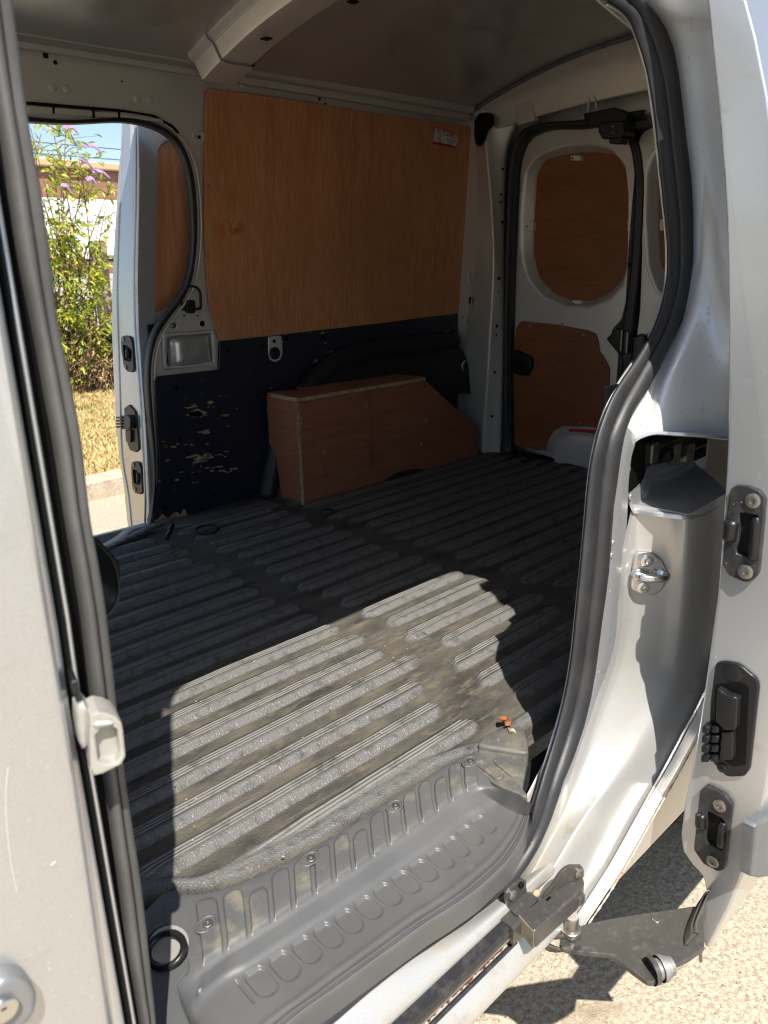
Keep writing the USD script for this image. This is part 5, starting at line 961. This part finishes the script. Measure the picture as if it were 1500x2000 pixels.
bc = U(1272, 1897, 'z', za + .002); ax_ = U(1340, 1880, 'z', za) - bc; ax_[2] = 0; ax_ /= np.linalg.norm(ax_)
obj('buffer_plate', disc(bc, ax_, .0150, .005, dome=.1), 'greasy_iron', arm, smooth=25)
for k, (d_, r2) in enumerate(((.007, .0115), (.012, .0145), (.017, .0120), (.022, .0105))): obj('buffer_ring', disc(bc + ax_ * d_, ax_, r2, .006, dome=.3), 'zinc', arm, smooth=25)
# --- near sliding door, slid back: leading edge, skin, latches
XD = .83
left = [(1372, -60), (1380, 5), (1388, 83), (1401, 200), (1411, 317), (1417, 400), (1420, 500), (1422, 640), (1422, 760), (1421, 850), (1416, 950), (1410, 1040), (1401, 1160), (1384, 1283), (1368, 1400), (1351, 1500), (1336, 1572), (1329, 1630), (1332, 1662), (1350, 1688), (1371, 1710), (1378, 1735), (1372, 1790), (1369, 1825), (1378, 1852)]
right_ = [(1334, 1962), (1348, 1930), (1380, 1860), (1424, 1775), (1448, 1716), (1476, 1622), (1492, 1560), (1503, 1505), (1522, 1400), (1535, 1250), (1541, 1050), (1540, 800), (1532, 560), (1518, 350), (1500, 190), (1476, 70), (1457, 0), (1440, -60)]
pd = PX(XD); q1 = pd.px(left); q2 = pd.px(right_)
poly = Polygon(np.vstack([q1, q2])).buffer(0)
dpoly = rounded(np.array(poly.exterior.coords)[:-1], .0025)
door = obj('sliding_door', slab(pd, dpoly, -.74, 0, .006, .006), 'silver_paint', van, smooth=32, label='near sliding door, slid open, seen on its leading edge')
mp_ = np.array([[.79, .240, .555], [.79, .236, .50]])
mo = [(1466, 1606), (1500, 1588), (1560, 1560), (1560, 1690), (1500, 1708), (1476, 1712), (1458, 1708)]
bm = PY(.237); obj('rubbing_strip', plate(bm, mo, -.008, .006, .003, .004), 'grey_moulding', door, smooth=30, label='grey rubbing strip on the outside of the near sliding door')
def hinge_plate(pl, outline, recess, screws, pins, h, par, label):
    hp_ = obj('hinge_plate', plate(pl, outline, .0, h, .004, .0025, holes=[recess], hr=.003), 'dusty_black', par, smooth=30, label=label)
    obj('recess', slab(pl, rounded(pl.px(recess), .002).buffer(.002), .0004, .0012, .0001), 'black_recess', hp_)
    for (x, y, rr_) in screws: obj('screw', disc(pl.to3(pl.px([(x, y)])[0], h), pl.n, rr_, .0028, socket=True), 'steel_screw', hp_, smooth=30)
    for (x, y, x2, y2, rr_) in pins:
        a = pl.to3(pl.px([(x, y)])[0], h * .9); b = pl.to3(pl.px([(x2, y2)])[0], h * .9); obj('pin', tube(np.vstack([resample(np.array([a, b]), 8)]), rr_ * np.array([.6, 1, 1, 1, 1, 1, 1, .8]), 12), 'black_plastic', hp_, smooth=True)
    return hp_
z6 = lambda x, y: (1300 + x / 6.667, 900 + y / 6.667)
hinge_plate(pd, [z6(*q) for q in ((860, 400), (900, 330), (960, 302), (1120, 320), (1270, 385), (1325, 480), (1290, 900), (1240, 1450), (1150, 1550), (1050, 1560), (850, 1470), (770, 1340), (820, 750))], [z6(*q) for q in ((990, 640), (1250, 700), (1220, 1280), (930, 1180), (990, 1000))], [(1476, 975, .0082), (1462, 1113, .0082)], [(1434, 1012, 1429, 1052, .0085), (1482, 1008, 1476, 1088, .0058)], .007, door, 'upper black hinge plate on the door edge')
z3 = lambda x, y: (1000 + x / 3, 1000 + y / 3)
cp = obj('contact_plate', plate(pd, [z3(*q) for q in ((1200, 880), (1250, 868), (1340, 885), (1440, 970), (1455, 1010), (1400, 1500), (1370, 1540), (1270, 1545), (1220, 1500), (1155, 1420), (1170, 1100))], 0, .005, .004, .002), 'black_plastic', door, smooth=30, label='black electrical contact block on the door edge')
obj('contact_hollow', plate(pd, [z3(*q) for q in ((1200, 1000), (1350, 985), (1400, 1010), (1380, 1470), (1300, 1480), (1200, 1400))], .0048, .0056, .003, .0002), 'black_recess', cp)
obj('contact_body', plate(pd, [z3(*q) for q in ((1232, 1000), (1262, 1020), (1290, 1042), (1358, 1060), (1345, 1248), (1280, 1252), (1226, 1200))], .005, .016, .002, .002), 'black_plastic', cp, smooth=30)
obj('contact_body', plate(pd, [z3(*q) for q in ((1255, 1262), (1328, 1258), (1322, 1425), (1240, 1432))], .005, .014, .002, .002), 'black_plastic', cp, smooth=30)
for i in range(4):
    for j in range(2):
        a, b = 1150 + j * 48 - i * 2, 1222 + i * 56 + j * 6; obj('contact_finger', plate(pd, [z3(a, b), z3(a + 44, b - 2), z3(a + 44, b + 38), z3(a, b + 40)], .004, .019 - .004 * j, .001, .0015), 'black_plastic', cp, smooth=30)
obj('contact_cap', disc(pd.to3(pd.px([z3(1300, 935)])[0], .005), pd.n, .011, .0012, dome=.6), 'black_plastic', cp)
obj('screw', disc(pd.to3(pd.px([z3(1241, 1487)])[0], .005), pd.n, .006, .002, socket=True), 'black_plastic', cp)
z2 = lambda x, y: (900 + x / 2.5, 1500 + y / 2.5)
hinge_plate(pd, [z2(*q) for q in ((1178, 100), (1210, 74), (1300, 120), (1335, 170), (1300, 480), (1270, 495), (1195, 455), (1148, 385), (1168, 200))], [z2(*q) for q in ((1215, 195), (1300, 240), (1290, 395), (1205, 350))], [(1411, 1568, .008), (1397, 1676, .008)], [(1374, 1584, 1373, 1612, .007), (1417, 1602, 1411, 1648, .0055)], .007, door, 'lower black hinge plate on the door edge')
# --- mud flap and body behind the door
qpoly = Polygon([(p[0] + .002, p[2]) for p in J4l[::-1]] + [(J4l[0][0] + .0, 1.66), (2.15, 1.66), (2.15, .45), (1.75, .45), (1.72, .60), (1.6, .68), (1.45, .68), (1.32, .60), (1.26, .44), (1.0, .415)]).buffer(0)
obj('quarter_panel', drape(qpoly, lambda u_, v_: np.stack([u_, .3885 + .085 * np.maximum(0, v_ - 1.0) - .018 * np.clip((v_ - .36) / .5, 0, 1) + .0 * u_, v_], -1), .03, np.array([0, .003, 0])), 'silver_gloss', van, label='glossy outer body side behind the near sliding door')
# --- front pillar, front door and the fittings on it
ed = [(-62, 200), (-30, 420), (0, 617), (30, 800), (64, 1000), (88, 1140), (113, 1290), (147, 1500), (180, 1730), (217, 1997), (228, 2080)]
YD = .42
E0 = US(ed, 'y', YD); E0 = np.vstack([[E0[0][0] - .01, YD + .03, 1.50], E0, [E0[-1][0] - .002, YD + .01, .45], [E0[-1][0] - .01, YD + .03, .30]])
cols = [E0 + [.0, .016, 0], E0 + [.001, .004, 0], E0 + [-.004, 0, 0], E0 + [-.05, -.006, 0], E0 + [-.35, -.012, 0], E0 + [-.95, .03, 0]]
for k in range(2, 6): cols[k][:, 1] += .05 * np.maximum(0, cols[k][:, 2] - 1.05) ** 1.0 * 1.6
fd = obj('front_door', loft(cols, 60, 7, soft=.2), 'silver_paint', van, smooth=True, label='near front door skin, closed, with a round lock near its rear edge')
hx2 = U(18, 1950, 'y', .405)
g = np.linspace(0, 2 * math.pi, 40, endpoint=False)
esc = Plane(hx2 + [0, .002, 0], [1, 0, 0], [0, .0, 1])
el = Polygon(esc.px([(18 + 50 * math.cos(a) - 6 * math.sin(a), 1950 + 54 * math.sin(a)) for a in g])) 
lkc = obj('door_lock', slab(esc, el, -.012, .006, .004, .003), 'lock_grey', fd, smooth=40, label='round silver lock escutcheon on the front door')
obj('lock_barrel', [disc(U(8, 1972, 'y', .398), [0, -1, 0], .0075, .003, dome=.4)], 'steel_bright', lkc)
obj('key_slot', cbox(U(3, 1974, 'y', .3945) , U(13, 1968, 'y', .3955), .0002), 'black_recess', lkc)
for pts in ([(16, 1498), (12, 1540), (12, 1590), (17, 1650), (25, 1705), (33, 1742)], [(98, 1690), (108, 1683)]):
    obj('scratch', tube(US(pts, 'y', .4145), .00018, 4, n=30), 'white_plastic', fd)
# strips of the centre pillar between the door edge and the seal
def vstrip(xa, xb, ya, yb, m, name, par=None):
    a = np.array([[xa + .03 * max(0, z - .95), ya + float(ynear(z)) - .455, z] for z in np.linspace(.42, 1.5, 40)]); b = np.array([[xb + .03 * max(0, z - .95), yb + float(ynear(z)) - .455, z] for z in np.linspace(.42, 1.5, 40)]); mid = a * .5 + b * .5 + [0, -.002, 0]
    return obj(name, loft([a + [0, .03, 0], a, mid, b, b + [0, .03, 0]], 40, 4, soft=.25), m, par or van, smooth=True)
pil2 = vstrip(.126, .1395, .4330, .437, 'silver_paint', 'centre_pillar')
vstrip(.1410, .1440, .440, .440, 'black_recess', 'pillar_gap', pil2)
vstrip(.1445, .1492, .441, .445, 'silver_paint', 'pillar_strip', pil2)
vstrip(.1515, .1600, .468, .470, 'black_recess', 'pillar_gap', pil2)
vstrip(.085, XF - .003, .4625, .4625, 'black_recess', 'pillar_back', pil2)
# alloy door catch on the pillar
PB2 = Plane(U(195, 1440, 'y', .425), [1, -.25, 0], [0, 0, 1]); 
if PB2.n[1] > 0: PB2.n = -PB2.n
z5 = lambda x, y: (x / 5, 1300 + y / 5)
ct = obj('door_catch', plate(PB2, [z5(*q) for q in ((855, 365), (1060, 400), (1150, 455), (1172, 540), (1200, 820), (1170, 885), (935, 1000), (860, 1000), (845, 600))], -.012, .010, .003, .003, holes=[[z5(*q) for q in ((900, 560), (1095, 500), (1115, 560), (1148, 850), (1130, 870), (940, 890))]]), 'cast_alloy', van, smooth=30, label='pale cast alloy door catch on the centre pillar')
obj('catch_floor', slab(PB2, rounded(PB2.px([z5(*q) for q in ((880, 550), (1100, 490), (1160, 870), (930, 900))]), 0), -.004, .0015, .0002), 'cast_alloy', ct)
obj('catch_base', plate(PB2, [z5(*q) for q in ((735, 340), (800, 330), (870, 400), (870, 990), (915, 1040), (860, 1110), (800, 1000), (740, 560))], -.014, .003, .003, .003), 'cast_alloy', ct, smooth=30)
obj('catch_rib', plate(PB2, [z5(*q) for q in ((855, 470), (1080, 450), (1110, 500), (870, 545))], .0, .0115, .002, .002), 'cast_alloy', ct, smooth=30)
obj('catch_plug', plate(PB2, [z5(*q) for q in ((690, 80), (730, 90), (768, 180), (765, 290), (720, 300), (685, 200))], -.014, .004, .004, .004), 'black_plastic', ct, smooth=30)
# black hollow belt guide seen past the seal
rim = US([(175, 1050), (184, 1056), (206, 1075), (222, 1098), (231, 1125), (233, 1152), (228, 1178), (214, 1198), (200, 1214), (190, 1222)], 'y', .60)
bk = rim + [.0, .055, .004]; 
obj('belt_guide', loft([rim + [.0, -.002, 0], rim * .5 + bk * .5, bk], 50, 5, soft=.2, thick=[-.003, -.002, .002]), 'black_plastic', van, smooth=True, label='black hollow plastic belt guide just inside the front pillar')
obj('belt_guide_back', plate(PY(.66), [(150, 1040), (190, 1050), (236, 1100), (236, 1160), (200, 1225), (160, 1225)], -.004, 0, .003), 'black_recess', van)
obj('seat_base', cbox(np.array([-.55, .60, FL]), np.array([.06, 1.05, FL + .30]), .03), 'black_moulding', van)
# --- cab ahead of the load bay (outside the picture)
obj('bulkhead_floor', cbox(np.array([-.95, .46, .30]), np.array([.0, 1.79, FL - .03]), .01), 'black_moulding', van)
obj('dashboard', cbox(np.array([-.98, .47, .55]), np.array([-.80, 1.78, 1.05]), .03), 'black_moulding', van)
# --- far sliding door, slid back outside the far opening
pf = Plane([.885, 0, .9], [0, 1, 0], [.12, 0, 1])
fo_l = [(240, 236), (236, 280), (230, 330), (224, 430), (220, 500), (217, 580), (217, 650), (220, 730), (223, 800), (230, 883), (240, 950), (246, 1010), (252, 1060)]
fo_r = [(290, 1075), (292, 1050), (288, 960), (284, 880), (280, 800), (274, 720), (268, 640), (266, 560), (267, 480), (270, 330), (269, 236)]
fdp = rounded(pf.px(fo_l + fo_r), .003)
fdoor = obj('sliding_door', slab(pf, fdp, -.05, 0, .006, .006), 'silver_paint', van, smooth=32, label='far sliding door, slid open outside the far opening')
ql = pf.px(fo_l); obj('door_skin', slab(pf, rounded(np.vstack([ql, ql[::-1] - [.012, 0]]), 0), -.75, -.004, .002, .01), 'silver_paint', fdoor, smooth=32)
# its inner face with plywood in the window, stepping in from the edge
PI = Plane([0, 1.868, 1.1], [1, 0, 0], [0, -.05, 1])
inr = plate(PI, [(262, 236), (470, 246), (470, 700), (300, 690), (280, 640), (268, 590), (262, 420)], -.02, .0, .006, .004, holes=[[(300, 330), (304, 300), (318, 280), (352, 268), (450, 275), (450, 590), (380, 590), (330, 600), (305, 612), (293, 604), (290, 500)]], hr=.01)
fin = obj('door_inner', inr, 'silver_inner', fdoor, smooth=30)
obj('window_board', plate(PI, [(293, 340), (300, 305), (318, 283), (352, 262), (460, 270), (460, 600), (310, 620), (291, 600), (289, 500)], -.014, -.007, .006, .001), 'plywood_warm', fdoor, smooth=20, label='plywood board in the far sliding door window')
obj('frame_bead', tube(US([(284, 640), (280, 560), (279, 450), (281, 390), (288, 372), (297, 350), (298, 330), (304, 300), (318, 282), (350, 268)], 'y', 1.878), .005, 8, n=60), 'silver_paint', fdoor, smooth=True)
for pts, m in (([(284, 396), (291, 394), (291, 418), (284, 419)], 'black_recess'), ([(283, 528), (289, 526), (288, 556), (283, 557)], 'black_recess')): obj('slot', slab(PI, rounded(PI.px(pts), 0), .0, .0052, .0002), m, fdoor)
obj('board_clip', plate(PI, [(292, 430), (301, 430), (301, 457), (292, 457)], -.01, .006, .001, .001), 'white_plastic', fdoor)
obj('edge_crease', tube(pf.to3(pf.px([(265, 236), (266, 330), (263, 480), (262, 560), (264, 640), (270, 720), (276, 800), (280, 880), (284, 960), (282, 1040)]), .0), .004, 8, n=50), 'silver_paint', fdoor, smooth=True)
obj('edge_crease', tube(pf.to3(pf.px([(241, 240), (237, 330), (232, 450), (229, 560), (230, 620), (233, 720), (236, 820), (240, 900), (250, 960), (258, 1040)]), .0), .003, 8, n=50), 'silver_paint', fdoor, smooth=True)
z4 = lambda x, y: (x / 3, 450 + y / 3)
hinge_plate(pf, [z4(*q) for q in ((720, 625), (745, 615), (772, 622), (786, 655), (796, 815), (782, 832), (758, 828), (736, 800), (722, 690))], [z4(*q) for q in ((732, 670), (760, 675), (785, 710), (782, 770), (740, 760))], [(245, 662, .006), (250, 717, .006)], [(253, 680, 254, 700, .006)], .006, fdoor, 'upper black hinge plate on the far door edge')
hinge_plate(pf, [z4(*q) for q in ((780, 1360), (800, 1352), (824, 1358), (836, 1390), (846, 1530), (830, 1545), (806, 1540), (788, 1515), (780, 1420))], [z4(*q) for q in ((790, 1400), (812, 1404), (836, 1430), (834, 1490), (796, 1480))], [(265, 907, .006), (268, 955, .006)], [(274, 924, 275, 942, .006)], .006, fdoor, 'lower black hinge plate on the far door edge')
cp2 = obj('contact_plate', plate(pf, [z4(*q) for q in ((735, 1040), (765, 1020), (800, 1060), (812, 1150), (822, 1280), (802, 1300), (770, 1288), (752, 1240), (742, 1140))], 0, .005, .003, .002), 'black_plastic', fdoor, smooth=30, label='black electrical contact block on the far door edge')
obj('contact_body', plate(pf, [z4(*q) for q in ((742, 1085), (790, 1080), (806, 1100), (804, 1160), (748, 1165))], .004, .02, .002, .002), 'black_plastic', cp2, smooth=30)
for i in range(4): obj('contact_finger', plate(pf, [z4(728, 1090 + i * 18), z4(764, 1090 + i * 18), z4(764, 1100 + i * 18), z4(728, 1102 + i * 18)], .004, .024, .0008, .001), 'black_plastic', cp2, smooth=30)
obj('contact_body', plate(pf, [z4(*q) for q in ((756, 1168), (790, 1166), (790, 1240), (762, 1240))], .004, .012, .002, .002), 'black_plastic', cp2, smooth=30)
# outer body of the far side
obj('far_quarter_panel', drape(sbox(1.1, .36, 2.15, 1.66).difference(sbox(1.0, .3, 1.55, .62)), lambda u_, v_: np.stack([u_, 1.842 - .085 * np.maximum(0, v_ - 1.0), v_], -1), .08, np.array([0, .004, 0])), 'silver_paint', van)
obj('far_sill', cbox(np.array([-.95, 1.78, .36]), np.array([1.1, 1.84, FL - .012]), .012), 'silver_paint', van)
obj('near_underside', cbox(np.array([-.95, .47, .36]), np.array([1.05, .52, FL - .03]), .005), 'black_moulding', van)
for x, y in ((1.62, .55), (1.62, 1.70), (-1.2, .55), (-1.2, 1.70)):
    w = trimesh.creation.cylinder(.30, .18, sections=40); w.apply_transform(trimesh.transformations.rotation_matrix(math.pi / 2, [1, 0, 0])); w.apply_translation([x, y, .30]); obj('wheel', w, 'tyre', van)
# --- loose things lying on the floor
def dry_leaf(px_, py_, s, seed):
    r = np.random.default_rng(seed); c = U(px_, py_, 'z', FL + .011); n = 9; a = r.uniform(0, 6.28); d = np.array([math.cos(a), math.sin(a), 0]); e = np.array([-d[1], d[0], 0]); V = []
    for i in range(n):
        t = i / (n - 1); w = s * .34 * math.sin(math.pi * min(1, t * 1.02 + .01)) * r.uniform(.8, 1.2)
        for k in (-1, -.5, 0, .5, 1): V.append(c + d * s * (t - .5) + e * w * k + UPV * (s * .35 * abs(k) ** 1.5 * (.4 + t) * .8 + .25 * s * (t - .5) ** 2 + r.normal(0, .0004)))
    return trimesh.Trimesh(np.array(V), grid_faces(n, 5), process=False)
o = obj('dead_leaf', [dry_leaf(983, 1409, .019, 1), dry_leaf(993, 1417, .012, 4)], 'dead_leaf', None, smooth=True); tag(o, 'curled orange dead leaf at the edge of the sunlit liner', 'leaf')
o = obj('dead_leaf', [dry_leaf(1000, 1432, .014, 2)], 'ply_edge', None, smooth=True); tag(o, 'small pale dry leaf scrap beside the curled orange leaf', 'leaf')
r = np.random.default_rng(77); ms = []
for _ in range(26):
    x, y = r.uniform(.3, .95), r.uniform(.56, 1.02); m = trimesh.creation.icosphere(1, 1); m.vertices = m.vertices * r.uniform(.0006, .0014, 3) * [1.6, 1, .6]; m.apply_transform(trimesh.transformations.rotation_matrix(r.uniform(0, 6), [0, 0, 1])); m.apply_translation([x, y, FL + .008 + r.uniform(0, .002)]); ms.append(m)
for _ in range(160):
    i = r.integers(18, 27); p = NO[i] * (u_ := r.uniform()) + NO[i - 1] * (1 - u_); m = trimesh.creation.icosphere(1, 1); m.vertices = m.vertices * r.uniform(.0005, .0014, 3); m.apply_translation(p + [-.013 + r.normal(0, .004), -.003 - r.uniform(0, .002), r.normal(0, .006)]); ms.append(m)
o = obj('grit', ms, 'ply_edge', None, smooth=True); tag(o, 'pale specks of grit scattered over the liner and the door seal', 'grit', kind='stuff')
